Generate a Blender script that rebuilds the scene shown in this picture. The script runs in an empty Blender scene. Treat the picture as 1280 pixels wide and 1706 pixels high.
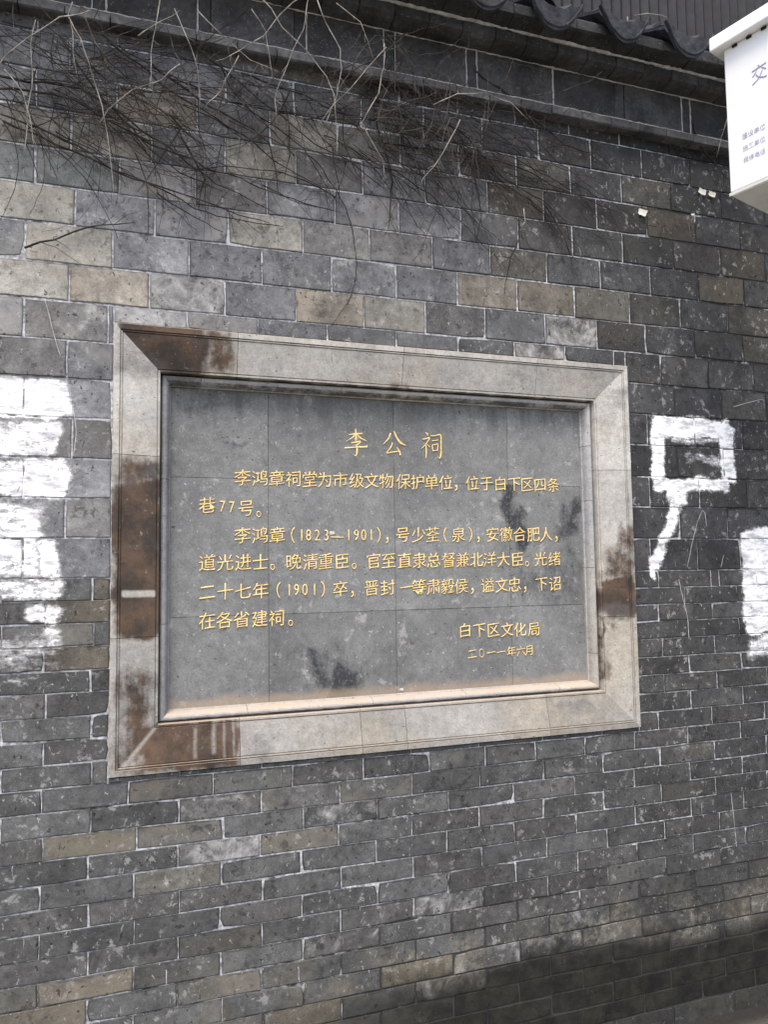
import bpy, bmesh, math, random
from mathutils import Vector, Matrix, noise as mnoise
random.seed(7)
SC = bpy.context.scene
COL = SC.collection

# ---------------------------------------------------------------- camera, sky, sun, exposure
cam_data = bpy.data.cameras.new('camera')
cam = bpy.data.objects.new('camera', cam_data)
COL.objects.link(cam)
YAW, PITCH, ROLL = 0.32612803, 0.07328493, -0.01376222
fwd = Vector((math.sin(YAW) * math.cos(PITCH), math.cos(YAW) * math.cos(PITCH), math.sin(PITCH)))
right = Vector((math.cos(YAW), -math.sin(YAW), 0))
up = right.cross(fwd)
r2 = math.cos(ROLL) * right + math.sin(ROLL) * up
u2 = -math.sin(ROLL) * right + math.cos(ROLL) * up
cam.matrix_world = Matrix(((r2.x, u2.x, -fwd.x, 0.0), (r2.y, u2.y, -fwd.y, 0.0), (r2.z, u2.z, -fwd.z, 1.54), (0, 0, 0, 1)))
cam_data.sensor_fit = 'VERTICAL'
cam_data.sensor_height = 24.0
cam_data.lens = 24.0 * 1260.538 / 1706.0
cam_data.clip_start = 0.02
cam_data.clip_end = 400.0
SC.camera = cam

world = bpy.data.worlds.new('World')
SC.world = world
world.use_nodes = True
wn = world.node_tree
sky = wn.nodes.new('ShaderNodeTexSky')
sky.sky_type = 'NISHITA'
sky.sun_disc = False
SUN_EL, SUN_AZ = math.radians(64), math.radians(208)     # azimuth clockwise from +Y (north)
sky.sun_elevation = SUN_EL
sky.sun_rotation = SUN_AZ
sky.air_density = 1.0
sky.dust_density = 4.0
sky.ozone_density = 1.0
bg = wn.nodes['Background']
wn.links.new(sky.outputs[0], bg.inputs[0])
bg.inputs[1].default_value = 0.14
sun_l = bpy.data.lights.new('sun', 'SUN')
sun_l.energy = 1.5
sun_l.angle = math.radians(28)
sun_l.color = (1.0, 0.95, 0.88)
sun = bpy.data.objects.new('sun', sun_l)
COL.objects.link(sun)
sd = Vector((math.sin(SUN_AZ) * math.cos(SUN_EL), math.cos(SUN_AZ) * math.cos(SUN_EL), math.sin(SUN_EL)))
sun.rotation_euler = (-sd).to_track_quat('-Z', 'Y').to_euler()
sun.location = (-2, -4, 6)
SC.view_settings.view_transform = 'Standard'
SC.view_settings.look = 'None'
SC.view_settings.exposure = 1.18
SC.view_settings.gamma = 1.0
SC.view_settings.use_curve_mapping = False

# ---------------------------------------------------------------- measured layout (metres: X along the wall, Z up, wall face at Y = 2.2)
WALL_Y = 2.2
SLAB_Y = 2.265
COURSES = [["u",[1.6307,1.6256],[1.523,1.5146],[-1.331,-1.118,-0.904,-0.691,-0.478,-0.265,-0.044,0.177,0.397,0.618,0.839,1.06,1.281,1.501,1.722,1.922,2.114,2.327,2.54,2.754,2.967,3.18,3.393]],["u",[1.7392,1.7376],[1.6307,1.6256],[-1.442,-1.229,-1.016,-0.803,-0.59,-0.377,-0.164,0.06,0.284,0.508,0.732,0.956,1.18,1.404,1.628,1.852,2.062,2.275,2.488,2.701,2.914,3.128,3.341]],["u",[1.8473,1.8428],[1.7392,1.7376],[-1.334,-1.121,-0.908,-0.695,-0.482,-0.268,-0.047,0.175,0.397,0.619,0.841,1.063,1.285,1.507,1.729,1.943,2.155,2.369,2.582,2.795,3.008,3.221]],["u",[1.9579,1.9562],[1.8473,1.8428],[-1.428,-1.215,-1.002,-0.789,-0.576,-0.363,-0.149,0.073,0.295,0.517,0.739,0.961,1.184,1.406,1.628,1.85,2.058,2.271,2.484,2.698,2.911,3.124,3.337]],["u",[2.0674,2.0654],[1.9579,1.9562],[-1.337,-1.124,-0.911,-0.698,-0.484,-0.271,-0.049,0.173,0.396,0.618,0.84,1.063,1.285,1.507,1.73,1.935,2.147,2.361,2.574,2.787,3.0,3.213]],["u",[2.1726,2.1746],[2.0674,2.0654],[-1.445,-1.232,-1.019,-0.805,-0.592,-0.379,-0.166,0.058,0.282,0.505,0.729,0.953,1.177,1.401,1.624,1.848,2.06,2.269,2.482,2.695,2.908,3.122,3.335]],["u",[2.2814,2.2859],[2.1726,2.1746],[-1.341,-1.128,-0.915,-0.702,-0.489,-0.275,-0.061,0.153,0.357,0.568,0.793,1.005,1.211,1.405,1.6,1.795,2.004,2.215,2.428,2.641,2.854,3.067,3.28]],["u",[2.3879,2.3896],[2.2814,2.2859],[-1.441,-1.227,-1.014,-0.801,-0.588,-0.375,-0.162,0.049,0.261,0.473,0.686,0.894,1.105,1.33,1.534,1.736,1.95,2.17,2.383,2.596,2.81,3.023,3.236]],["u",[2.4966,2.5015],[2.3879,2.3896],[-1.341,-1.128,-0.915,-0.702,-0.489,-0.276,-0.051,0.157,0.369,0.584,0.796,1.007,1.226,1.449,1.673,1.893,2.107,2.32,2.533,2.746,2.959,3.172,3.385]],["u",[2.6042,2.6064],[2.4966,2.5015],[-1.43,-1.217,-1.004,-0.791,-0.577,-0.364,-0.151,0.061,0.269,0.495,0.708,0.921,1.129,1.343,1.557,1.766,1.978,2.188,2.401,2.614,2.828,3.041,3.254]],["u",[2.7107,2.7175],[2.6042,2.6064],[-1.319,-1.106,-0.893,-0.68,-0.467,-0.254,-0.036,0.175,0.385,0.596,0.808,1.025,1.236,1.447,1.654,1.87,2.085,2.297,2.51,2.723,2.936,3.149,3.362]],["u",[2.8237,2.8282],[2.7107,2.7175],[-1.444,-1.231,-1.018,-0.805,-0.592,-0.378,-0.165,0.05,0.26,0.473,0.689,0.901,1.123,1.338,1.55,1.764,1.976,2.184,2.397,2.61,2.823,3.036,3.249]],["u",[2.9322,2.9322],[2.8237,2.8282],[-1.322,-1.109,-0.896,-0.682,-0.469,-0.256,-0.045,0.177,0.394,0.608,0.816,1.022,1.236,1.448,1.658,1.871,2.098,2.308,2.521,2.734,2.947,3.16,3.374]],["u",[3.0407,3.0407],[2.9322,2.9322],[-1.451,-1.237,-1.024,-0.811,-0.598,-0.385,-0.172,0.045,0.261,0.469,0.686,0.899,1.111,1.324,1.534,1.749,1.963,2.181,2.394,2.607,2.82,3.034,3.247]],["u",[3.1492,3.1492],[3.0407,3.0407],[-1.322,-1.109,-0.896,-0.682,-0.469,-0.256,-0.045,0.177,0.394,0.608,0.816,1.022,1.236,1.448,1.658,1.871,2.098,2.308,2.521,2.734,2.947,3.16,3.374]],["u",[3.2577,3.2577],[3.1492,3.1492],[-1.451,-1.237,-1.024,-0.811,-0.598,-0.385,-0.172,0.045,0.261,0.469,0.686,0.899,1.111,1.324,1.534,1.749,1.963,2.181,2.394,2.607,2.82,3.034,3.247]],["l",[1.523,1.5146],[1.4628,1.4567],[-1.461,-1.232,-1.003,-0.774,-0.546,-0.317,-0.092,0.138,0.369,0.599,0.829,1.06,1.29,1.52,1.751,1.977,2.014,2.185,2.413,2.642,2.871,3.1,3.329]],["l",[1.4628,1.4567],[1.4023,1.3981],[-1.351,-1.122,-0.894,-0.665,-0.436,-0.207,0.023,0.252,0.482,0.712,0.941,1.171,1.401,1.63,1.86,2.09,2.319,2.548,2.777,3.006,3.234]],["l",[1.4023,1.3981],[1.3413,1.3421],[-1.455,-1.227,-0.998,-0.769,-0.54,-0.311,-0.087,0.142,0.371,0.6,0.83,1.059,1.288,1.517,1.747,1.977,2.194,2.423,2.652,2.88,3.109,3.338]],["l",[1.3413,1.3421],[1.2774,1.2822],[-1.353,-1.124,-0.895,-0.666,-0.438,-0.209,0.022,0.253,0.484,0.715,0.946,1.177,1.407,1.638,1.869,2.094,2.323,2.552,2.781,3.009,3.238]],["l",[1.2774,1.2822],[1.2199,1.2198],[-1.466,-1.237,-1.008,-0.78,-0.551,-0.322,-0.093,0.138,0.369,0.601,0.832,1.063,1.294,1.526,1.757,1.981,2.198,2.426,2.655,2.884,3.113,3.342]],["l",[1.2199,1.2198],[1.1576,1.1593],[-1.347,-1.118,-0.889,-0.661,-0.432,-0.203,0.027,0.257,0.487,0.717,0.947,1.177,1.407,1.637,1.867,2.097,2.326,2.554,2.783,3.012,3.241]],["l",[1.1576,1.1593],[1.0974,1.0973],[-1.453,-1.224,-0.995,-0.767,-0.538,-0.309,-0.09,0.141,0.372,0.603,0.834,1.065,1.296,1.527,1.758,1.984,2.21,2.439,2.668,2.897,3.126,3.355]],["l",[1.0974,1.0973],[1.035,1.0355],[-1.351,-1.123,-0.894,-0.665,-0.436,-0.207,0.023,0.254,0.485,0.715,0.946,1.176,1.407,1.638,1.868,2.097,2.326,2.555,2.784,3.013,3.241]],["l",[1.035,1.0355],[0.9751,0.9739],[-1.451,-1.222,-0.993,-0.764,-0.535,-0.306,-0.088,0.139,0.366,0.593,0.821,1.048,1.275,1.502,1.729,1.956,2.19,2.419,2.648,2.877,3.105,3.334]],["l",[0.9751,0.9739],[0.9132,0.9176],[-1.352,-1.123,-0.894,-0.665,-0.436,-0.208,0.005,0.23,0.455,0.667,0.88,1.069,1.249,1.433,1.627,1.849,2.076,2.305,2.534,2.763,2.992,3.22]],["l",[0.9132,0.9176],[0.8508,0.8537],[-1.448,-1.219,-0.99,-0.761,-0.533,-0.304,-0.088,0.138,0.365,0.595,0.822,1.049,1.275,1.499,1.729,1.959,2.191,2.419,2.648,2.877,3.106,3.335]],["l",[0.8508,0.8537],[0.7922,0.7928],[-1.348,-1.119,-0.89,-0.661,-0.432,-0.204,0.027,0.258,0.485,0.711,0.941,1.166,1.39,1.621,1.851,2.078,2.307,2.536,2.764,2.993,3.222]],["l",[0.7922,0.7928],[0.7326,0.732],[-1.452,-1.223,-0.995,-0.766,-0.537,-0.308,-0.093,0.136,0.361,0.59,0.818,1.044,1.271,1.499,1.728,1.958,2.185,2.413,2.642,2.871,3.1,3.329]],["l",[0.7326,0.732],[0.6696,0.6716],[-1.352,-1.123,-0.894,-0.666,-0.437,-0.208,0.022,0.252,0.479,0.706,0.933,1.166,1.391,1.62,1.849,2.077,2.306,2.535,2.763,2.992,3.221]],["l",[0.6696,0.6716],[0.6105,0.6104],[-1.452,-1.224,-0.995,-0.766,-0.537,-0.308,-0.09,0.14,0.368,0.596,0.822,1.051,1.28,1.507,1.736,1.967,2.195,2.424,2.653,2.882,3.111,3.34]],["l",[0.6105,0.6104],[0.5491,0.5511],[-1.352,-1.123,-0.894,-0.665,-0.436,-0.208,0.023,0.25,0.479,0.708,0.936,1.166,1.393,1.622,1.851,2.078,2.306,2.535,2.764,2.993,3.222]],["l",[0.5491,0.5511],[0.4903,0.4891],[-1.454,-1.225,-0.996,-0.767,-0.539,-0.31,-0.09,0.138,0.366,0.593,0.822,1.05,1.28,1.505,1.734,1.965,2.194,2.422,2.651,2.88,3.109,3.338]],["l",[0.4903,0.4891],[0.4316,0.4272],[-1.353,-1.124,-0.895,-0.666,-0.437,-0.209,0.023,0.252,0.483,0.714,0.942,1.169,1.397,1.624,1.849,2.082,2.311,2.54,2.769,2.998,3.226]],["l",[0.4316,0.4272],[0.3682,0.37],[-1.454,-1.225,-0.996,-0.768,-0.539,-0.31,-0.093,0.136,0.364,0.595,0.825,1.055,1.281,1.508,1.737,1.968,2.196,2.425,2.654,2.883,3.112,3.341]],["l",[0.3682,0.37],[0.3075,0.3067],[-1.354,-1.125,-0.896,-0.667,-0.439,-0.21,0.023,0.256,0.484,0.715,0.948,1.174,1.4,1.63,1.858,2.086,2.314,2.543,2.772,3.001,3.23]],["l",[0.3075,0.3067],[0.2468,0.2459],[-1.468,-1.239,-1.011,-0.782,-0.553,-0.324,-0.095,0.134,0.368,0.595,0.823,1.056,1.281,1.511,1.741,1.967,2.195,2.424,2.653,2.882,3.111,3.339]],["l",[0.2468,0.2459],[0.1861,0.187],[-1.35,-1.121,-0.892,-0.663,-0.435,-0.206,0.023,0.256,0.481,0.713,0.946,1.168,1.399,1.622,1.858,2.089,2.317,2.546,2.775,3.004,3.233]],["l",[0.1861,0.187],[0.1254,0.1256],[-1.467,-1.238,-1.009,-0.781,-0.552,-0.323,-0.094,0.135,0.367,0.596,0.825,1.057,1.281,1.51,1.739,1.967,2.196,2.425,2.654,2.883,3.111,3.34]],["l",[0.1254,0.1256],[0.0647,0.0673],[-1.346,-1.117,-0.888,-0.659,-0.43,-0.201,0.027,0.256,0.484,0.715,0.949,1.173,1.393,1.631,1.864,2.092,2.32,2.549,2.778,3.007,3.236]],["p",[0.0647,0.0673],[0.0,0.0],[-1.456,-1.227,-0.999,-0.77,-0.541,-0.312,-0.083,0.145,0.374,0.603,0.832,1.052,1.277,1.51,1.742,1.996,2.225,2.454,2.683,2.911,3.14,3.369]]]
XL = -0.3195
XR = 2.28
TINTS = [[0.1127,2.8705,"T"],[-0.2506,2.5712,"t"],[-0.1421,2.4667,"t"],[-0.246,2.3187,"t"],[-0.0542,2.3309,"T"],[0.5782,2.3329,"T"],[1.1102,2.4359,"T"],[1.3358,2.4387,"T"],[0.8235,2.3376,"t"],[1.2082,2.7575,"T"],[1.8714,2.7744,"T"],[2.1815,2.6645,"B"],[2.0924,2.5849,"B"],[1.5502,2.4392,"t"],[1.7763,2.4397,"b"],[2.2117,2.4588,"B"],[2.2339,2.3568,"B"],[1.0715,2.6351,"c"],[1.2254,2.5721,"t"],[0.3757,2.5435,"t"],[0.5993,2.5633,"c"],[0.4854,2.5014,"c"],[-0.0951,1.3107,"T"],[-0.0744,1.4623,"T"],[2.1875,2.0683,"b"],[-0.0589,0.844,"B"],[0.1416,0.8275,"b"],[0.2135,0.9405,"b"],[0.4756,0.7619,"b"],[0.2386,0.7268,"b"],[0.0642,0.6954,"t"],[0.2717,0.5134,"b"],[0.0056,0.4504,"T"],[-0.2123,0.4752,"b"],[-0.1546,0.4054,"T"],[0.1915,0.3854,"b"],[0.4729,0.3006,"T"],[0.1496,2.3351,"W"],[0.0266,2.2492,"W"],[1.4258,2.3321,"W"],[1.2841,2.2641,"W"],[0.2467,0.7662,"W"],[0.5527,0.4422,"w"],[0.6754,2.4286,"c"],[0.9214,2.6153,"c"],[0.8553,2.4092,"c"],[0.0123,0.5255,"D"],[2.0152,0.7963,"D"],[1.1718,0.7675,"d"],[1.0425,0.628,"d"],[0.9194,0.5294,"w"],[0.3307,2.3086,"d"],[0.9363,2.3187,"d"],[0.0332,2.4104,"c"],[0.048,2.5891,"c"],[0.3402,2.9888,"c"],[0.3041,2.8123,"c"],[0.4497,2.7897,"t"],[-0.1451,2.6738,"g"],[-0.0917,2.1905,"c"],[-0.1053,2.0545,"c"],[1.8504,2.3583,"c"],[-0.0289,2.1959,"c"],[1.5608,0.9589,"c"],[1.7522,0.9025,"c"],[1.4882,0.9064,"c"],[0.2878,0.8835,"c"],[0.3552,0.9425,"g"],[0.5828,0.7997,"w"],[0.8369,0.2997,"w"],[1.0961,0.3238,"w"],[1.2439,0.3348,"w"],[1.4666,0.3727,"w"],[0.7617,0.3473,"o"],[1.2409,0.2445,"o"],[0.7726,2.3037,"c"],[1.2797,2.8526,"b"],[2.0971,2.9099,"g"],[1.5847,2.6809,"g"],[1.6798,2.8482,"b"],[-0.3122,2.672,"g"],[1.7636,2.7151,"g"]]
PAINT = [[-0.442,2.0104,0.2881,0.0571,0.97,0.02],[-0.4528,1.8977,0.2736,0.0549,0.86,0.02],[-0.4366,1.7901,0.2862,0.0531,0.93,0.02],[-0.4667,1.6289,0.2508,0.1045,0.8,0.05],[-0.203,1.5748,0.0293,0.0551,0.9,0.02],[-0.4428,1.4958,0.2705,0.0282,0.74,0.02],[-0.2106,1.4304,0.0452,0.0308,0.85,0.02],[-0.1856,1.3672,0.0212,0.0315,0.62,0.02],[-0.3071,1.326,0.1435,0.0494,0.5,0.05],[-0.2516,1.265,0.0393,0.0085,0.5,0.03],[1.828,2.0245,0.0844,0.0391,1.0,0.02],[1.9816,2.0284,0.109,0.0364,1.0,0.02],[1.7691,1.9406,0.0294,0.1071,1.0,0.02],[2.0744,1.9408,0.0329,0.1111,0.98,0.02],[1.9073,1.8196,0.1709,0.026,1.0,0.02],[1.9377,1.9836,0.1064,0.011,0.7,0.02],[1.9668,1.9147,0.0869,0.0219,0.5,0.02],[1.8446,1.7776,0.044,0.0321,0.92,0.02],[1.7385,1.5418,0.0226,0.0281,1.0,0.015],[1.7328,1.5012,0.0113,0.0208,1.0,0.01],[2.5091,1.4717,0.3912,0.1906,0.97,0.02],[2.5024,1.236,0.3765,0.0447,0.75,0.03]]
TAIL = [1.7948,1.64985,0.026,0.13205,0.84,0.024,-0.41650889814464254]
MITRE = [0.0296,1.0585,0.006,0.05190000000000006,0.75,0.01,-0.8709055876685926]
SPEC = [[-0.114,1.6253,0.0605,0.0975,0.3,0.05]]
BROWN = [[0.0258,1.575,0.0709,0.2168,0.93,0.05],[0.0243,1.8103,0.0707,0.0521,0.62,0.07],[0.0205,1.1282,0.0589,0.1363,0.72,0.12],[0.0826,2.1675,0.1268,0.0799,0.95,0.06],[0.2406,2.1784,0.0566,0.0765,0.6,0.08],[0.1573,1.056,0.1506,0.0774,0.74,0.06],[1.5877,1.4314,0.071,0.0681,0.95,0.06],[1.5926,1.5456,0.0714,0.0768,0.6,0.08],[1.6198,1.6225,0.0427,0.0619,0.55,0.05],[1.533,1.254,0.0118,0.1048,0.7,0.03],[1.545,1.3405,0.0321,0.0221,0.5,0.04],[0.8098,2.1096,0.0402,0.024,0.45,0.04],[-0.0364,2.1611,0.0079,0.0341,0.6,0.02],[1.5392,1.8695,0.0121,0.0415,0.4,0.04]]
SOOT = [[0.5866,1.2334,0.0942,0.0632,0.66,0.12],[0.6175,1.2045,0.036,0.0633,1.25,0.06],[0.5389,1.2629,0.0186,0.0269,0.95,0.05],[1.2324,1.6936,0.0294,0.1184,0.9,0.04],[1.3284,1.4834,0.1314,0.0808,0.5,0.1],[1.4561,1.698,0.0479,0.0728,0.8,0.08],[1.4555,1.5222,0.0417,0.1029,0.5,0.08],[0.2915,1.9274,0.0577,0.0226,0.5,0.05],[0.2355,2.0333,0.1138,0.0316,0.4,0.06],[1.5055,2.2178,0.0603,0.0581,0.0,0.05]]
CLEAN = [[0.0278,1.4768,0.044,0.0091,0.95,0.006],[0.1814,1.0603,0.004,0.0384,0.55,0.008],[0.2328,1.074,0.005,0.0454,0.6,0.008],[0.261,1.0659,0.0033,0.0513,0.5,0.006],[0.2868,1.0654,0.0025,0.0499,0.5,0.006],[0.0761,2.1703,0.0164,0.0347,0,0.01]]
DUSTY = [[1.5222,2.1904,0.0424,0.0296,0.7,0.05]]
SLABJ = [[0.3983,0.8017,1.2092],[1.8107,1.4048]]
FRAMEJ = {"top":[0.2973,0.8146,1.2914],"bottom":[0.3045,0.6642,0.8072,1.3],"left":[1.8622,1.3583],"right":[1.8646,1.3631]}
CHARS = [["李",0.6754,1.9346,0.088],["公",0.8017,1.9349,0.088],["祠",0.9345,1.9352,0.088],["李",0.3204,1.8135,0.052],["鸿",0.3725,1.8135,0.052],["章",0.4235,1.8136,0.052],["祠",0.4752,1.8137,0.052],["堂",0.5258,1.8138,0.052],["为",0.5732,1.8139,0.052],["市",0.6233,1.8139,0.052],["级",0.676,1.814,0.052],["文",0.7254,1.8141,0.052],["物",0.7755,1.8142,0.052],["保",0.8325,1.8143,0.052],["护",0.8819,1.8143,0.052],["单",0.93,1.8144,0.052],["位",0.9808,1.8145,0.052],["，",1.0171,1.8145,0.052],["位",1.0756,1.8146,0.052],["于",1.1283,1.8147,0.052],["白",1.1795,1.8148,0.052],["下",1.2314,1.8149,0.052],["区",1.2793,1.8149,0.052],["四",1.3302,1.815,0.052],["条",1.3817,1.8151,0.052],["巷",0.2172,1.7293,0.052],["7",0.2614,1.7267,0.052],["7",0.2886,1.7251,0.052],["号",0.3311,1.7226,0.052],["。",0.3687,1.7204,0.052],["李",0.3204,1.6411,0.052],["鸿",0.3722,1.6413,0.052],["章",0.4247,1.6415,0.052],["（",0.4725,1.6418,0.052],["1",0.4994,1.6419,0.052],["8",0.5209,1.642,0.052],["2",0.5485,1.6421,0.052],["3",0.577,1.6422,0.052],["—",0.612,1.6424,0.052],["1",0.6487,1.6425,0.052],["9",0.6734,1.6426,0.052],["0",0.6975,1.6427,0.052],["1",0.7226,1.6429,0.052],["）",0.747,1.643,0.052],["，",0.775,1.6431,0.052],["号",0.8276,1.6433,0.052],["少",0.8819,1.6436,0.052],["荃",0.9302,1.6438,0.052],["（",0.975,1.644,0.052],["泉",1.0218,1.6442,0.052],["）",1.0649,1.6444,0.052],["，",1.0932,1.6445,0.052],["安",1.1459,1.6447,0.052],["徽",1.1965,1.6449,0.052],["合",1.2467,1.6452,0.052],["肥",1.2993,1.6454,0.052],["人",1.3479,1.6456,0.052],["，",1.3876,1.6458,0.052],["道",0.2177,1.5612,0.052],["光",0.2696,1.5612,0.052],["进",0.3222,1.5612,0.052],["士",0.3739,1.5613,0.052],["。",0.4099,1.5613,0.052],["晚",0.4739,1.5613,0.052],["清",0.5269,1.5613,0.052],["重",0.575,1.5614,0.052],["臣",0.6266,1.5614,0.052],["。",0.6653,1.5614,0.052],["官",0.729,1.5614,0.052],["至",0.7788,1.5615,0.052],["直",0.8333,1.5615,0.052],["隶",0.8835,1.5615,0.052],["总",0.9323,1.5615,0.052],["督",0.9849,1.5616,0.052],["兼",1.0349,1.5616,0.052],["北",1.0846,1.5616,0.052],["洋",1.1327,1.5616,0.052],["大",1.1836,1.5616,0.052],["臣",1.2363,1.5617,0.052],["。",1.2715,1.5617,0.052],["光",1.3242,1.5617,0.052],["绪",1.3777,1.5617,0.052],["二",0.218,1.4765,0.052],["十",0.2697,1.4766,0.052],["七",0.3222,1.4766,0.052],["年",0.3737,1.4766,0.052],["（",0.4278,1.4766,0.052],["1",0.4606,1.4767,0.052],["9",0.4827,1.4767,0.052],["0",0.5086,1.4767,0.052],["1",0.5385,1.4767,0.052],["）",0.5648,1.4767,0.052],["卒",0.62,1.4767,0.052],["，",0.6585,1.4768,0.052],["晋",0.721,1.4768,0.052],["封",0.7745,1.4768,0.052],["一",0.838,1.4768,0.052],["等",0.882,1.4769,0.052],["肃",0.9306,1.4769,0.052],["毅",0.9799,1.4769,0.052],["侯",1.0287,1.4769,0.052],["，",1.0673,1.477,0.052],["谥",1.1228,1.477,0.052],["文",1.1746,1.477,0.052],["忠",1.2225,1.477,0.052],["，",1.262,1.4771,0.052],["下",1.3249,1.4771,0.052],["诏",1.3771,1.4771,0.052],["在",0.2183,1.3932,0.052],["各",0.2681,1.3933,0.052],["省",0.3178,1.3933,0.052],["建",0.3709,1.3934,0.052],["祠",0.4221,1.3935,0.052],["。",0.4639,1.3935,0.052],["白",1.0381,1.3334,0.05],["下",1.0897,1.3322,0.05],["区",1.1397,1.331,0.05],["文",1.1904,1.3299,0.05],["化",1.2394,1.3287,0.05],["局",1.2914,1.3275,0.05],["二",1.062,1.2571,0.036],["〇",1.0953,1.2573,0.036],["一",1.129,1.2576,0.036],["一",1.1662,1.2579,0.036],["年",1.2049,1.2582,0.036],["六",1.2396,1.2584,0.036],["月",1.2722,1.2587,0.036]]
STEMS = [[[-0.3431,2.8412],[-0.2177,2.8502],[-0.1546,2.8468],[-0.0803,2.808],[0.0463,2.7506],[0.1634,2.7288],[0.1993,2.7037],[0.3021,2.6925],[0.4278,2.6558],[0.5579,2.6369],[0.6113,2.6292]],[[-0.3437,2.8734],[-0.2695,2.8729],[-0.1937,2.8793],[-0.1395,2.8795],[-0.052,2.8398],[0.0131,2.7948],[0.1296,2.7286],[0.2322,2.6633],[0.3375,2.624],[0.3823,2.6082],[0.4275,2.5885]],[[0.0441,3.0025],[0.0692,2.9841],[0.1796,2.92],[0.2667,2.881],[0.3377,2.8566],[0.3882,2.8185],[0.4098,2.7374],[0.4151,2.6726]],[[0.2049,3.1016],[0.2665,2.9742],[0.3378,2.9035],[0.4286,2.8633],[0.4747,2.8334],[0.4933,2.8175],[0.5399,2.7487],[0.5962,2.6615]],[[0.1274,3.1031],[0.302,2.9906],[0.4288,2.9109],[0.5217,2.8415],[0.6363,2.8028],[0.7538,2.7335]],[[-0.3417,2.777],[-0.2523,2.7508],[-0.1449,2.7179],[-0.0499,2.6638],[0.0636,2.6375],[0.164,2.5898],[0.2411,2.5736],[0.3197,2.5663],[0.4311,2.5666]],[[0.302,3.0189],[0.4849,2.9886],[0.599,2.9521],[0.7568,2.9416],[0.88,2.9538],[0.9637,2.9279],[1.0494,2.9118],[1.2047,2.913],[1.3181,2.8723],[1.458,2.8189]],[[0.7561,2.8918],[0.8789,2.893],[0.9844,2.8967],[1.0929,2.9027],[1.2267,2.8893],[1.364,2.8475],[1.5545,2.8007],[1.6531,2.7798]],[[0.8594,2.9602],[0.964,2.9382],[1.0707,2.8907],[1.2018,2.812],[1.315,2.7764],[1.4062,2.7045],[1.4161,2.6527]],[[0.9651,2.9895],[1.0395,2.9514],[1.0928,2.8985],[1.1573,2.8259],[1.2461,2.7768]],[[-0.3413,2.7601],[-0.2821,2.7454],[-0.2063,2.716],[-0.1134,2.6936],[-0.0339,2.6576],[0.0472,2.6438],[0.1724,2.618],[0.3912,2.5723]],[[1.3263,2.7675],[1.3821,2.6907],[1.4261,2.601],[1.4536,2.5725]],[[1.2236,2.632],[1.1945,2.5624],[1.1788,2.4786],[1.1709,2.437]],[[-0.2756,2.4095],[-0.2017,2.444],[-0.1566,2.4703],[-0.1107,2.4935],[0.0077,2.52]],[[-0.0704,3.0412],[0.0113,2.9866],[0.0947,2.9309],[0.2056,2.8789],[0.302,2.8315],[0.4099,2.7657],[0.5021,2.7237],[0.5964,2.6807]],[[0.7586,3.0619],[0.7879,2.9873],[0.8132,2.9118],[0.8362,2.8157],[0.8757,2.7221]],[[0.7185,3.0739],[0.7774,2.9653],[0.8579,2.8794],[0.8873,2.7838],[0.8964,2.7151]],[[0.3928,3.1621],[0.5046,3.1283],[0.6003,3.0896],[0.7179,3.0339],[0.839,2.9766],[0.964,2.9382]],[[0.6004,3.1093],[0.7185,3.0739],[0.8407,3.0781],[0.9668,3.072],[1.0973,3.0763],[1.2776,3.0571]],[[-0.1962,3.0311],[-0.1484,2.9533],[-0.0923,2.8764],[-0.0276,2.8177],[0.0463,2.7416],[0.1298,2.6836],[0.2496,2.6477]],[[0.5964,2.6807],[0.5021,2.7237],[0.4281,2.7404],[0.3555,2.7381],[0.2669,2.733],[0.1635,2.7016]],[[1.2783,3.0786],[1.3469,3.0375],[1.4166,2.9958],[1.4764,2.9887],[1.5375,2.9903],[1.6098,2.9406]],[[1.9612,3.1941],[1.9831,3.0935],[2.0358,3.0513],[2.1286,2.9658]],[[0.429,2.9777],[0.4434,2.885],[0.4467,2.7906],[0.4335,2.713]],[[0.1292,2.7919],[0.1634,2.7342],[0.1977,2.6762],[0.181,2.5796]],[[0.7179,3.0339],[0.756,2.8819],[0.7845,2.7678],[0.768,2.6082]],[[1.0592,3.3208],[1.1243,3.2609],[1.2129,3.1941],[1.3273,3.1524],[1.4682,3.092],[1.5625,2.9989]],[[1.078,3.1878],[1.166,3.1422],[1.2107,3.1191],[1.2797,3.1217]]]
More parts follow.
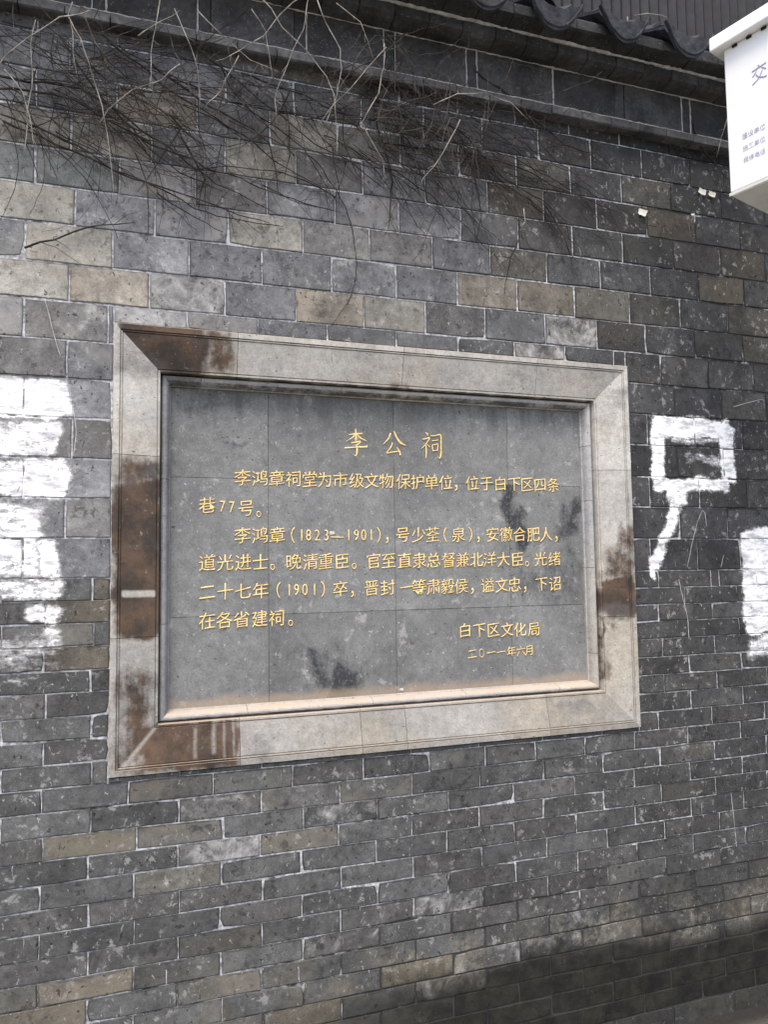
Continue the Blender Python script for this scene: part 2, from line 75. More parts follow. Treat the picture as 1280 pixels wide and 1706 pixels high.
TWIGS = [[[-0.1572,3.0223],[-0.1653,2.9892],[-0.1546,2.949],[-0.1508,2.8926],[-0.1398,2.8314]],[[-0.1653,2.9876],[-0.1312,2.9297],[-0.1082,2.8526],[-0.0778,2.7606],[-0.0619,2.6656],[-0.0473,2.5545],[-0.0451,2.4903]],[[0.0669,3.093],[0.0523,2.9874],[0.0406,2.9173],[0.0442,2.8508],[0.0509,2.7852]],[[0.1016,3.0585],[0.1335,2.9885],[0.1625,2.909],[0.1724,2.8256],[0.1694,2.7824]],[[0.4783,3.1926],[0.4583,3.0878],[0.4317,3.0189],[0.3968,2.9223],[0.3813,2.8662],[0.3844,2.7911]],[[0.5049,3.1898],[0.5294,3.1314],[0.5738,3.0588],[0.5786,2.9994],[0.5634,2.9197],[0.5468,2.8713],[0.5268,2.8243]],[[0.321,3.1456],[0.3633,3.111],[0.394,3.0643],[0.4665,3.0084],[0.5279,2.9489],[0.5453,2.8981],[0.5518,2.8271],[0.5525,2.7105]],[[0.45,3.1766],[0.3976,3.119],[0.3462,3.0447],[0.2792,2.9858],[0.2137,2.9457]],[[0.6975,3.0765],[0.6966,3.011],[0.6823,2.9247],[0.6276,2.8264],[0.6618,2.7741],[0.6944,2.7249],[0.6973,2.6707]],[[2.0175,3.2065],[1.9544,3.0734],[1.9296,3.0036],[1.9076,2.9349]],[[-0.3118,2.8134],[-0.2698,2.7634],[-0.2475,2.6805],[-0.2408,2.6185]],[[0.9525,2.9101],[0.9108,2.8265],[0.8699,2.7537],[0.8303,2.71],[0.8199,2.6713]],[[0.3126,3.1169],[0.3547,3.0644],[0.3714,2.9703],[0.3765,2.9448],[0.3968,2.9135]],[[0.2792,2.9771],[0.2545,2.9282],[0.2301,2.8713],[0.182,2.8104]],[[0.5569,3.1839],[0.6296,3.1452],[0.6566,3.0862],[0.6728,3.0469]],[[0.703,3.0683],[0.6275,2.9691],[0.5541,2.8817],[0.5002,2.7998]],[[-0.2383,2.9382],[-0.2483,2.8715],[-0.2426,2.7927],[-0.2546,2.695],[-0.2594,2.5839]],[[1.607,3.3907],[1.6692,3.4202],[1.7314,3.4305],[1.781,3.4202]],[[1.5701,3.3715],[1.5738,3.3469],[1.5795,3.3142]],[[0.8538,2.9202],[0.9339,2.9736],[1.0359,2.9974],[1.1189,2.986],[1.1812,2.9425]],[[0.1182,2.9168],[0.0718,2.8648],[-0.0042,2.8244],[-0.0631,2.7634],[-0.0917,2.7091]],[[1.1508,2.6446],[1.1582,2.6109],[1.1447,2.5821]],[[-0.11,2.9839],[-0.1819,2.951],[-0.2513,2.8869],[-0.3053,2.8274],[-0.3444,2.7564]],[[0.0095,2.9694],[0.0628,3.0238],[0.1172,3.0793]],[[0.1649,3.082],[0.2298,3.0274],[0.3124,2.9754],[0.397,2.9579]]]
SCABS = [[0.5948,1.6487,0.009],[0.8161,1.1577,0.007],[1.593,1.1534,0.004]]
SCRATCH = [[[1.8345,1.4848],[1.8426,1.4427],[1.8533,1.4004],[1.8659,1.3476],[1.8675,1.2806]],[[1.8728,1.5265],[1.8949,1.6006],[1.9257,1.6863],[1.9491,1.7296],[1.9618,1.7189],[1.9645,1.6714]],[[2.0362,1.5676],[2.0203,1.5246]],[[2.0194,0.7339],[2.0236,0.6716],[2.0299,0.599],[2.0321,0.5475]],[[2.112,2.1139],[2.1917,2.1365],[2.2552,2.1516]],[[-0.2244,2.2841],[-0.2148,2.2466],[-0.1986,2.1813],[-0.1827,2.1292]],[[0.4684,0.4154],[0.4699,0.3792]],[[0.1077,0.4705],[0.108,0.4349]],[[-0.168,2.0637],[-0.1534,2.0015],[-0.1437,1.9606],[-0.1385,1.9161],[-0.1451,1.8532]],[[1.9518,1.0195],[1.9475,0.9887]],[[1.7871,1.0519],[1.789,1.0395]]]
SCRAPS = [[2.0087,2.9177,0.028],[2.0526,2.9126,0.026],[1.7364,2.7984,0.032],[1.9598,2.823,0.01]]
BOXTEXT = [["交", 0.1086, 0.3418, 0.058, 1.0], ["建设单位:", 0.0552, 0.1698, 0.0206, 0.893], ["施工单位", 0.055, 0.13155, 0.02, 0.893], ["报修电话:", 0.0551, 0.0952, 0.0193, 0.893]]

# ---------------------------------------------------------------- helpers
def tag(o, label=None, cat=None, group=None, kind=None):
    if label: o['label'] = label
    if cat: o['category'] = cat
    if group: o['group'] = group
    if kind: o['kind'] = kind
    return o

def empty(name, loc, label, cat, group=None):
    o = bpy.data.objects.new(name, None)
    o.location = loc
    COL.objects.link(o)
    return tag(o, label, cat, group)

def link_mesh(name, me, mat, parent=None):
    o = bpy.data.objects.new(name, me)
    if mat and not me.materials: me.materials.append(mat)
    COL.objects.link(o)
    if parent:
        o.parent = parent
        o.matrix_parent_inverse = Matrix.Translation(-Vector(parent.location)) if parent.rotation_euler.z == 0 else Matrix()
    return o

class MB:
    def __init__(s): s.v = []; s.f = []; s.uv = []; s.a = {'tint': [], 'wear': [], 'dims': []}
    def add(s, vs, fs):
        b = len(s.v); s.v += [tuple(v) for v in vs]; s.f += [tuple(i + b for i in f) for f in fs]
    def box(s, x0, x1, y0, y1, z0, z1, ch=0.0):
        if ch <= 0:
            vs = [(x, y, z) for z in (z0, z1) for y in (y0, y1) for x in (x0, x1)]
            s.add(vs, [(0, 2, 3, 1), (4, 5, 7, 6), (0, 1, 5, 4), (2, 6, 7, 3), (0, 4, 6, 2), (1, 3, 7, 5)])
        else:
            bm = bmesh.new(); bmesh.ops.create_cube(bm, size=1)
            for v in bm.verts: v.co = Vector(((x0 + x1) / 2 + v.co.x * (x1 - x0), (y0 + y1) / 2 + v.co.y * (y1 - y0), (z0 + z1) / 2 + v.co.z * (z1 - z0)))
            bmesh.ops.bevel(bm, geom=bm.edges[:], offset=ch, segments=2, affect='EDGES', profile=0.5)
            bm.verts.index_update()
            s.add([v.co[:] for v in bm.verts], [[v.index for v in f.verts] for f in bm.faces]); bm.free()
    def build(s, name, mat, parent=None, smooth=False):
        me = bpy.data.meshes.new(name)
        me.from_pydata(s.v, [], s.f)
        for k, vals in s.a.items():
            if vals and len(vals) == len(s.v):
                at = me.color_attributes.new(k, 'FLOAT_COLOR', 'POINT')
                at.data.foreach_set('color', [c for q in vals for c in q])
        if smooth: me.polygons.foreach_set('use_smooth', [True] * len(me.polygons))
        me.update()
        return link_mesh(name, me, mat, parent)

def tube(pts, radii, sides=5):
    vs, fs = [], []
    n = len(pts)
    pts = [Vector(p) for p in pts]
    for i, p in enumerate(pts):
        d = (pts[min(i + 1, n - 1)] - pts[max(i - 1, 0)])
        if d.length < 1e-7: d = Vector((0, 0, 1))
        d.normalize()
        a = d.cross(Vector((0, 1, 0.13))).normalized(); b = d.cross(a).normalized()
        for k in range(sides):
            t = 2 * math.pi * k / sides
            vs.append(p + (a * math.cos(t) + b * math.sin(t)) * radii[i])
    for i in range(n - 1):
        for k in range(sides):
            k2 = (k + 1) % sides
            fs.append((i * sides + k, i * sides + k2, (i + 1) * sides + k2, (i + 1) * sides + k))
    fs.append(tuple(range(sides - 1, -1, -1))); fs.append(tuple((n - 1) * sides + k for k in range(sides)))
    return vs, fs

# ---------------------------------------------------------------- node helpers
class NT:
    def __init__(s, name):
        s.m = bpy.data.materials.new(name); s.m.use_nodes = True
        s.t = s.m.node_tree; s.n = s.t.nodes
        s.bsdf = s.n['Principled BSDF']; s.bsdf.inputs['Roughness'].default_value = 0.9
        s.bsdf.inputs['Specular IOR Level'].default_value = 0.3
    def L(s, a, b): s.t.links.new(a, b)
    def setin(s, sock, v):
        if hasattr(v, 'is_linked') or hasattr(v, 'links'): s.t.links.new(v, sock)
        else: sock.default_value = v
    def math(s, op, a, b=0.0, c=None, clamp=False):
        n = s.n.new('ShaderNodeMath'); n.operation = op; n.use_clamp = clamp
        s.setin(n.inputs[0], a); s.setin(n.inputs[1], b)
        if c is not None: s.setin(n.inputs[2], c)
        return n.outputs[0]
    def vmath(s, op, a, b=None, scale=None):
        n = s.n.new('ShaderNodeVectorMath'); n.operation = op
        s.setin(n.inputs[0], a)
        if b is not None: s.setin(n.inputs[1], b)
        if scale is not None: s.setin(n.inputs['Scale'], scale)
        return n.outputs[0]
    def noise(s, vec, scale, detail=4, rough=0.55, dist=0.0):
        n = s.n.new('ShaderNodeTexNoise'); n.inputs['Scale'].default_value = scale; n.inputs['Detail'].default_value = detail
        n.inputs['Roughness'].default_value = rough; n.inputs['Distortion'].default_value = dist
        s.L(vec, n.inputs['Vector']); return n.outputs['Fac']
    def noisec(s, vec, scale, detail=3):
        n = s.n.new('ShaderNodeTexNoise'); n.inputs['Scale'].default_value = scale; n.inputs['Detail'].default_value = detail
        s.L(vec, n.inputs['Vector']); return n.outputs['Color']
    def voro(s, vec, scale, rnd=1.0):
        n = s.n.new('ShaderNodeTexVoronoi'); n.inputs['Scale'].default_value = scale; n.inputs['Randomness'].default_value = rnd
        s.L(vec, n.inputs['Vector']); return n.outputs['Distance'], n.outputs['Color']
    def ramp(s, v, a, b, lo=0.0, hi=1.0, smooth=True):
        n = s.n.new('ShaderNodeMapRange'); n.interpolation_type = 'SMOOTHSTEP' if smooth else 'LINEAR'; n.clamp = True
        s.setin(n.inputs[0], v)
        for i, q in enumerate((a, b, lo, hi)): s.setin(n.inputs[i + 1], q)
        return n.outputs[0]
    def mix(s, f, a, b, mode='MIX'):
        n = s.n.new('ShaderNodeMix'); n.data_type = 'RGBA'; n.blend_type = mode
        s.setin(n.inputs[0], f); s.setin(n.inputs[6], a if not isinstance(a, tuple) else (*a, 1)[:4]); s.setin(n.inputs[7], b if not isinstance(b, tuple) else (*b, 1)[:4])
        return n.outputs[2]
    def mul(s, col, f):
        return s.vmath('SCALE', col, scale=f)
    def attr(s, name):
        n = s.n.new('ShaderNodeAttribute'); n.attribute_name = name
        return n.outputs['Color'], n.outputs['Alpha']
    def sep(s, v):
        n = s.n.new('ShaderNodeSeparateXYZ'); s.L(v, n.inputs[0]); return n.outputs
    def pos(s):
        n = s.n.new('ShaderNodeNewGeometry'); return n.outputs['Position'], n.outputs['Normal']
    def stretch(s, vec, loc, rot, scl):
        n = s.n.new('ShaderNodeMapping'); n.inputs['Location'].default_value = loc; n.inputs['Rotation'].default_value = rot; n.inputs['Scale'].default_value = scl
        s.L(vec, n.inputs[0]); return n.outputs[0]
    def bump(s, h, strength=0.5, dist=0.002):
        n = s.n.new('ShaderNodeBump'); n.inputs['Strength'].default_value = strength; n.inputs['Distance'].default_value = dist
        s.L(h, n.inputs['Height']); s.L(n.outputs[0], s.bsdf.inputs['Normal'])
    def boxes(s, vec, lst):
        x, y, z = s.sep(vec)
        res = None
        for cx, cz, hx, hz, cov, f in lst:
            g = s.n.new('ShaderNodeGroup'); g.node_tree = BOXG
            s.L(x, g.inputs[0]); s.L(z, g.inputs[1])
            for i, q in enumerate((cx, cz, hx, hz, f, cov)): g.inputs[i + 2].default_value = q
            res = g.outputs[0] if res is None else s.math('MAXIMUM', res, g.outputs[0])
        return res

def make_boxgroup():
    g = bpy.data.node_groups.new('box_shape', 'ShaderNodeTree')
    for nm in ('x', 'z', 'cx', 'cz', 'hx', 'hz', 'feather', 'cover'): g.interface.new_socket(nm, in_out='INPUT', socket_type='NodeSocketFloat')
    g.interface.new_socket('mask', in_out='OUTPUT', socket_type='NodeSocketFloat')
    i = g.nodes.new('NodeGroupInput'); o = g.nodes.new('NodeGroupOutput')
    def m(op, a, b=None, clamp=False):
        n = g.nodes.new('ShaderNodeMath'); n.operation = op; n.use_clamp = clamp
        for k, q in enumerate((a, b)):
            if q is None: continue
            if isinstance(q, (int, float)): n.inputs[k].default_value = q
            else: g.links.new(q, n.inputs[k])
        return n.outputs[0]
    I = i.outputs
    dx = m('SUBTRACT', m('ABSOLUTE', m('SUBTRACT', I[0], I[2])), I[4])
    dz = m('SUBTRACT', m('ABSOLUTE', m('SUBTRACT', I[1], I[3])), I[5])
    r = m('MINIMUM', m('MULTIPLY', m('MINIMUM', I[4], I[5]), 0.6), 0.028)
    dx = m('ADD', dx, r); dz = m('ADD', dz, r)
    px, pz = m('MAXIMUM', dx, 0.0), m('MAXIMUM', dz, 0.0)
    ln = m('SQRT', m('ADD', m('MULTIPLY', px, px), m('MULTIPLY', pz, pz)))
    dd = m('SUBTRACT', m('ADD', ln, m('MINIMUM', m('MAXIMUM', dx, dz), 0.0)), r)
    d = m('DIVIDE', dd, I[6])
    g.links.new(m('MULTIPLY', m('SUBTRACT', 0.5, d, True), I[7]), o.inputs[0])
    return g
BOXG = make_boxgroup()

def paint_mask(t, P):
    """old white paint: patches with ragged brushed edges, worn through where thin"""
    off = t.vmath('SUBTRACT', t.noisec(P, 11, 6), (0.5, 0.5, 0.5))
    v = t.vmath('ADD', P, t.vmath('SCALE', off, scale=0.055))
    off2 = t.vmath('SUBTRACT', t.noisec(P, 90, 3), (0.5, 0.5, 0.5))
    v = t.vmath('ADD', v, t.vmath('SCALE', off2, scale=0.014))
    m = t.boxes(v, PAINT)
    x, y, z = t.sep(v)
    cb = t.n.new('ShaderNodeCombineXYZ')
    t.L(t.math('ADD', x, t.math('MULTIPLY', t.math('SUBTRACT', z, TAIL[1]), TAIL[6])), cb.inputs[0]); t.L(z, cb.inputs[2])
    m = t.math('MAXIMUM', m, t.boxes(cb.outputs[0], [TAIL[:6]]))
    st = t.stretch(P, (0, 0, 0), (0, 0.12, 0), (1, 1, 2.6))
    n = t.noise(st, 17, 9, 0.76)
    n2 = t.noise(P, 120, 2, 0.6)
    k = t.math('ADD', t.math('MULTIPLY', n, 0.8), t.math('MULTIPLY', n2, 0.2))
    thr = t.ramp(m, 0.0, 1.1, 0.22, 0.70, smooth=False)
    full = t.ramp(t.math('SUBTRACT', thr, k), -0.022, 0.05, smooth=False)
    haze = t.math('MULTIPLY', t.ramp(t.math('SUBTRACT', thr, k), -0.16, 0.02), 0.42)
    return t.math('MAXIMUM', full, haze)

# ---------------------------------------------------------------- materials
def brick_material(painted):
    t = NT('painted_grey_brick' if painted else 'old_grey_brick')
    P, N = t.pos()
    tint, rnd = t.attr('tint'); wear, edge = t.attr('wear'); dims, _ = t.attr('dims')
    W = t.sep(wear)
    jump = t.n.new('ShaderNodeCombineXYZ')
    t.L(t.math('MULTIPLY', rnd, 37.0), jump.inputs[0]); t.L(t.math('MULTIPLY', rnd, 91.0), jump.inputs[1]); t.L(t.math('MULTIPLY', rnd, 53.0), jump.inputs[2])
    Pb = t.vmath('ADD', P, jump.outputs[0])
    n1 = t.noise(Pb, 8, 6, 0.62, 0.4)
    n2 = t.noise(Pb, 55, 5, 0.65)
    n3 = t.noise(P, 2.6, 4, 0.6)
    f = t.math('MULTIPLY', t.ramp(n1, 0.3, 0.72, 0.60, 1.40, False), t.ramp(n2, 0.25, 0.75, 0.72, 1.28, False))
    f = t.math('MULTIPLY', f, t.ramp(t.noise(Pb, 24, 4, 0.6, 0.5), 0.3, 0.7, 0.82, 1.2, False))
    f = t.math('MULTIPLY', f, t.ramp(t.noise(P, 210, 2, 0.6), 0.28, 0.72, 0.80, 1.22, False))
    f = t.math('MULTIPLY', f, t.ramp(n3, 0.3, 0.7, 0.86, 1.14, False))
    col = t.mul(tint, f)
    # ochre kiln blotches
    b = t.ramp(t.noise(Pb, 5.5, 3, 0.5), 0.5, 0.6)
    col = t.mix(t.math('MULTIPLY', b, W[1]), col, t.mul(tint, t.ramp(n2, .2, .8, 1.15, 1.6, False)))
    warm = t.mix(t.math('MULTIPLY', b, t.math('MULTIPLY', W[1], 0.8)), (1, 1, 1), (1.08, 0.99, 0.84))
    col = t.mix(1.0, col, warm, 'MULTIPLY')
    # cloudy lime bloom
    cl = t.ramp(t.noise(Pb, 13, 8, 0.72, 0.6), t.math('SUBTRACT', 0.72, t.math('MULTIPLY', W[0], 0.27)), 0.80)
    col = t.mix(t.math('MULTIPLY', cl, t.math('ADD', 0.35, t.math('MULTIPLY', W[0], 0.55))), col, t.mix(n2, (0.34, 0.335, 0.32), (0.62, 0.61, 0.59)))
    # thin crusts with crisp edges: pale lime spatter and dark film flaking off
    cr = t.noise(Pb, 34, 6, 0.72, 0.3); gate = t.noise(P, 6.5, 3, 0.6)
    pale = t.math('MULTIPLY', t.ramp(cr, 0.575, 0.62), t.ramp(gate, 0.45, 0.58))
    col = t.mix(t.math('MULTIPLY', pale, 0.5), col, (0.36, 0.355, 0.34))
    film = t.math('MULTIPLY', t.ramp(cr, 0.44, 0.39), t.ramp(gate, 0.56, 0.42))
    col = t.mix(t.math('MULTIPLY', film, 0.65), col, t.mul(tint, 0.25))
    # soot
    so = t.ramp(t.noise(Pb, 10, 6, 0.7, 0.8), t.math('SUBTRACT', 0.72, t.math('MULTIPLY', W[2], 0.3)), 0.75)
    col = t.mix(t.math('MULTIPLY', so, 0.78), col, (0.022, 0.023, 0.026))
    # grime along the arrises
    dx = t.n.new('ShaderNodeUVMap')
    # dims: x,y = distance coordinates stored per vertex (0 at the rim)
    D = t.sep(dims)
    dd = t.math('ADD', D[0], t.math('MULTIPLY', t.math('SUBTRACT', t.noise(Pb, 38, 4, 0.6), 0.5), 0.55))
    eg = t.ramp(dd, 0.0, 0.26, 1.0, 0.0)
    col = t.mix(t.math('MULTIPLY', eg, edge), col, t.mul(tint, 0.3))
    # tooled pits, wood-ash marks, pale specks, scratches
    off = t.vmath('SCALE', t.vmath('SUBTRACT', t.noisec(Pb, 60, 2), (0.5, 0.5, 0.5)), scale=0.03)
    Pd = t.vmath('ADD', Pb, off)
    s1 = t.stretch(Pd, (0, 0, 0), (0, 0.5, 0), (1, 1, 0.42))
    d1, c1 = t.voro(s1, 62)
    c1s = t.sep(c1)
    pit = t.math('MULTIPLY', t.ramp(d1, 0.12, 0.2, 1, 0), t.ramp(c1s[0], 0.52, 0.56))
    s2 = t.stretch(Pd, (3, 0, 0), (0, -0.7, 0), (1.0, 1, 0.3))
    d2, c2 = t.voro(s2, 75)
    c2s = t.sep(c2)
    fle = t.math('MULTIPLY', t.ramp(d2, 0.1, 0.2, 1, 0), t.ramp(c2s[0], 0.62, 0.66))
    d3, c3 = t.voro(Pb, 230)
    spk = t.math('MULTIPLY', t.ramp(d3, 0.14, 0.24, 1, 0), t.ramp(t.sep(c3)[1], 0.86, 0.88))
    s4 = t.stretch(Pb, (0, 0, 0), (0, 0.9, 0), (16, 1, 1.3))
    scr = t.math('MULTIPLY', t.ramp(t.noise(s4, 9, 3, 0.55), 0.70, 0.735), t.ramp(t.noise(Pb, 14, 3, 0.5), 0.52, 0.6))
    s5 = t.stretch(Pb, (5, 0, 0), (0, -0.5, 0), (12, 1, 1.1))
    scr2 = t.math('MULTIPLY', t.ramp(t.noise(s5, 12, 3, 0.55), 0.71, 0.74), t.ramp(t.noise(Pb, 11, 3, 0.5), 0.52, 0.6))
    col = t.mix(t.math('MULTIPLY', pit, 0.75), col, t.mul(tint, 0.16))
    col = t.mix(t.math('MULTIPLY', fle, 0.5), col, (0.45, 0.44, 0.42))
    col = t.mix(t.math('MULTIPLY', spk, 0.55), col, (0.45, 0.44, 0.43))
    col = t.mix(t.math('MULTIPLY', t.math('MAXIMUM', scr, scr2), 0.45), col, (0.42, 0.41, 0.40))
    # rising damp and splashed mud near the pavement
    x, y, z = t.sep(P)
    zz = t.math('ADD', z, t.math('MULTIPLY', t.math('SUBTRACT', t.noise(P, 4.5, 6, 0.65), 0.5), 0.20))
    zz = t.math('ADD', zz, t.math('MULTIPLY', t.math('SUBTRACT', rnd, 0.5), 0.075))
    ochre = t.math('MULTIPLY', t.ramp(zz, 0.52, 0.36), t.ramp(t.noise(P, 7, 5, 0.6), 0.42, 0.62))
    col = t.mix(t.math('MULTIPLY', ochre, 0.28), col, (0.15, 0.13, 0.09))
    side = t.ramp(x, 0.2, 1.0)
    damp = t.math('MULTIPLY', t.ramp(zz, 0.345, 0.255), side)
    salt = t.math('MULTIPLY', t.math('MULTIPLY', t.ramp(zz, 0.30, 0.33), t.ramp(zz, 0.43, 0.36)), t.math('MULTIPLY', side, t.ramp(t.noise(P, 28, 7, 0.75), 0.48, 0.62)))
    col = t.mix(t.math('MULTIPLY', salt, 0.4), col, (0.26, 0.24, 0.19))
    dcol = t.mix(t.ramp(t.noise(P, 16, 6, 0.7), 0.35, 0.7), (0.003, 0.003, 0.003), (0.020, 0.019, 0.013))
    plinth = t.ramp(z, 0.062, 0.07)
    col = t.mix(t.math('MULTIPLY', t.math('MULTIPLY', damp, 0.94), t.ramp(plinth, 0, 1, 0.55, 1.0, False)), col, dcol)
    # white paint
    pm = paint_mask(t, P) if painted else 0.0
    pc = t.mix(t.ramp(t.noise(t.stretch(P, (0, 0, 0), (0, 0.3, 0), (1, 1, 3)), 16, 7, 0.7), 0.46, 0.62), (0.84, 0.84, 0.835), (0.46, 0.46, 0.49))
    if painted:
        pm = t.math('MULTIPLY', pm, t.ramp(pit, 0, 1, 1, 0.55, False))
        col = t.mix(pm, col, pc)
    t.L(col, t.bsdf.inputs['Base Color'])
    t.L(t.ramp(damp, 0, 1, 0.88, 0.78, False), t.bsdf.inputs['Roughness'])
    h = t.math('ADD', t.math('MULTIPLY', n2, 0.8), t.math('MULTIPLY', n1, 0.9))
    h = t.math('SUBTRACT', h, t.math('MULTIPLY', pit, 0.7))
    h = t.math('ADD', h, t.math('MULTIPLY', fle, 0.3))
    if painted: h = t.math('ADD', h, t.math('MULTIPLY', pm, 0.25))
    t.bump(h, 0.7, 0.003)
    return t.m

def mortar_material():
    t = NT('lime_mortar')
    P, N = t.pos()
    n = t.noise(P, 5, 5, 0.7); n2 = t.noise(P, 60, 4, 0.6)
    col = t.mix(t.ramp(n2, 0.3, 0.7), (0.16, 0.165, 0.175), (0.54, 0.55, 0.58))
    x, y, z = t.sep(P)
    # soot-filled joints, more of them to the right, at the bottom and under the eaves
    rgt = t.math('MULTIPLY', t.ramp(x, 1.5, 2.0), t.ramp(z, 1.55, 1.75))
    low = t.ramp(t.math('ADD', z, t.math('MULTIPLY', t.math('SUBTRACT', n, 0.5), 0.35)), 0.58, 0.42)
    bias = t.math('ADD', t.math('MULTIPLY', rgt, 0.19), t.math('MULTIPLY', low, t.ramp(x, 0.0, 1.2, 0.10, 0.30)))
    dk = t.ramp(t.math('ADD', t.noise(P, 6, 7, 0.75), bias), 0.54, 0.68)
    col = t.mix(dk, col, (0.035, 0.035, 0.036))
    pm = paint_mask(t, t.vmath('ADD', P, (0.0, 0.0, 0.0)))
    pm = t.math('MULTIPLY', pm, t.ramp(t.noise(P, 22, 4, 0.6), 0.46, 0.56))
    col = t.mix(t.ramp(t.boxes(P, PAINT[:9]), 0.3, 0.6, 0, .8), col, (0.10, 0.10, 0.10))
    col = t.mix(pm, col, (0.8, 0.8, 0.8))
    t.L(col, t.bsdf.inputs['Base Color'])
    t.bump(n2, 0.8, 0.003)
    return t.m

def stone_material(name, base, moulding=False):
    t = NT(name)
    P, N = t.pos()
    oi = t.n.new('ShaderNodeObjectInfo')
    jump = t.n.new('ShaderNodeVectorMath'); jump.operation = 'SCALE'; t.L(oi.outputs['Color'], jump.inputs[0]); jump.inputs['Scale'].default_value = 3.0
    oc = t.sep(oi.outputs['Color'])
    n1 = t.noise(P, 5, 6, 0.6); n2 = t.noise(P, 40, 5, 0.65); n3 = t.noise(P, 160, 3, 0.6)
    f = t.math('MULTIPLY', t.ramp(n1, 0.3, 0.7, 0.80, 1.17, False), t.ramp(n2, 0.25, 0.75, 0.82, 1.16, False))
    f = t.math('MULTIPLY', f, t.ramp(n3, 0.25, 0.75, 0.85, 1.14, False))
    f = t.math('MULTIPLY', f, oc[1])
    col = t.mul(t.mix(t.ramp(t.noise(P, 2.4, 4), 0.4, 0.65), (*base, 1), (base[0] * 1.05, base[1] * 0.98, base[2] * 0.88, 1)), f)
    # warm wash along arrises
    off = t.vmath('SUBTRACT', t.noisec(P, 9, 5), (0.5, 0.5, 0.5))
    v = t.vmath('ADD', P, t.vmath('SCALE', off, scale=0.10))
    bm_ = t.boxes(v, BROWN)
    br = t.math('ADD', t.math('MULTIPLY', t.noise(P, 30, 9, 0.74), 0.6), t.math('MULTIPLY', t.noise(t.stretch(P, (0, 0, 0), (0, 0, 0), (1, 1, 0.2)), 34, 5, 0.65), 0.4))
    thr = t.ramp(bm_, 0, 1, 0.2, 0.92, False)
    bk = t.math('MULTIPLY', t.ramp(t.math('SUBTRACT', thr, br), -0.12, 0.2), oc[0])
    cm = t.boxes(t.vmath('ADD', P, t.vmath('SCALE', off, scale=0.012)), CLEAN)
    x_, y_, z_ = t.sep(P); cb = t.n.new('ShaderNodeCombineXYZ')
    t.L(t.math('ADD', x_, t.math('MULTIPLY', t.math('SUBTRACT', z_, MITRE[1]), MITRE[6])), cb.inputs[0]); t.L(z_, cb.inputs[2])
    cm = t.math('MAXIMUM', cm, t.boxes(cb.outputs[0], [MITRE[:6]]))
    bk = t.math('MULTIPLY', bk, t.math('SUBTRACT', 1.0, cm, clamp=True))
    bsp = t.ramp(t.noise(P, 70, 5, 0.7), 0.62, 0.7, 1.0, 0.55)
    bk = t.math('MULTIPLY', bk, bsp)
    bcol = t.mix(t.ramp(t.noise(P, 11, 6, 0.7), 0.34, 0.66), (0.018, 0.010, 0.006), (0.088, 0.049, 0.027))
    col = t.mix(t.math('MULTIPLY', bk, 0.93), col, bcol)
    # grey soot smears
    sm = t.ramp(t.noise(t.stretch(P, (7, 0, 0), (0, 0, 0), (1, 1, 1.8)), 4.2, 8, 0.74), 0.55, 0.68)
    col = t.mix(t.math('MULTIPLY', sm, 0.5), col, (0.10, 0.10, 0.105))
    # travertine-like pits
    pd = t.vmath('ADD', P, t.vmath('SCALE', t.vmath('SUBTRACT', t.noisec(P, 50, 2), (0.5, 0.5, 0.5)), scale=0.02))
    d1, c1 = t.voro(t.stretch(pd, (0, 0, 0), (0, 0.6, 0), (0.8, 1, 1.6)), 60)
    gate = t.ramp(t.noise(P, 6, 4), 0.38, 0.60, 0.82, 0.60)
    pit = t.math('MULTIPLY', t.ramp(d1, 0.1, 0.18, 1, 0), t.ramp(t.math('SUBTRACT', t.sep(c1)[0], gate), 0, 0.03))
    col = t.mix(t.math('MULTIPLY', pit, 0.75), col, (0.045, 0.04, 0.036))
    s4 = t.stretch(P, (1, 0, 0), (0, 1.0, 0), (14, 1, 1.5))
    scr = t.math('MULTIPLY', t.ramp(t.noise(s4, 8, 3, 0.55), 0.69, 0.72), t.ramp(t.noise(P, 9, 3, 0.5), 0.5, 0.6))
    col = t.mix(t.math('MULTIPLY', scr, 0.5), col, (0.12, 0.11, 0.10))
    # settled ochre dust on surfaces that look up
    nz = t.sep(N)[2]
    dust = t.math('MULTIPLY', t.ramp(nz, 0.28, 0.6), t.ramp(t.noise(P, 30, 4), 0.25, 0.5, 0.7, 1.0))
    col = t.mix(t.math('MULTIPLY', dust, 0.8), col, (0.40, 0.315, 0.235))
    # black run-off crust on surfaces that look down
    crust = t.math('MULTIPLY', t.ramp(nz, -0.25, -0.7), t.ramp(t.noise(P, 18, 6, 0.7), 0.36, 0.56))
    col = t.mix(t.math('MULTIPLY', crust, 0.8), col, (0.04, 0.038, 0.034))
    pk = t.ramp(t.noise(P, 20, 8, 0.7), 0.68, 0.74)
    col = t.mix(t.math('MULTIPLY', pk, 0.4), col, (0.62, 0.61, 0.58))
    t.L(col, t.bsdf.inputs['Base Color'])
    h = t.math('SUBTRACT', t.math('ADD', t.math('MULTIPLY', n2, 0.6), t.math('MULTIPLY', n3, 0.25)), t.math('MULTIPLY', pit, 0.8))
    t.bump(h, 0.5, 0.002)
    return t.m

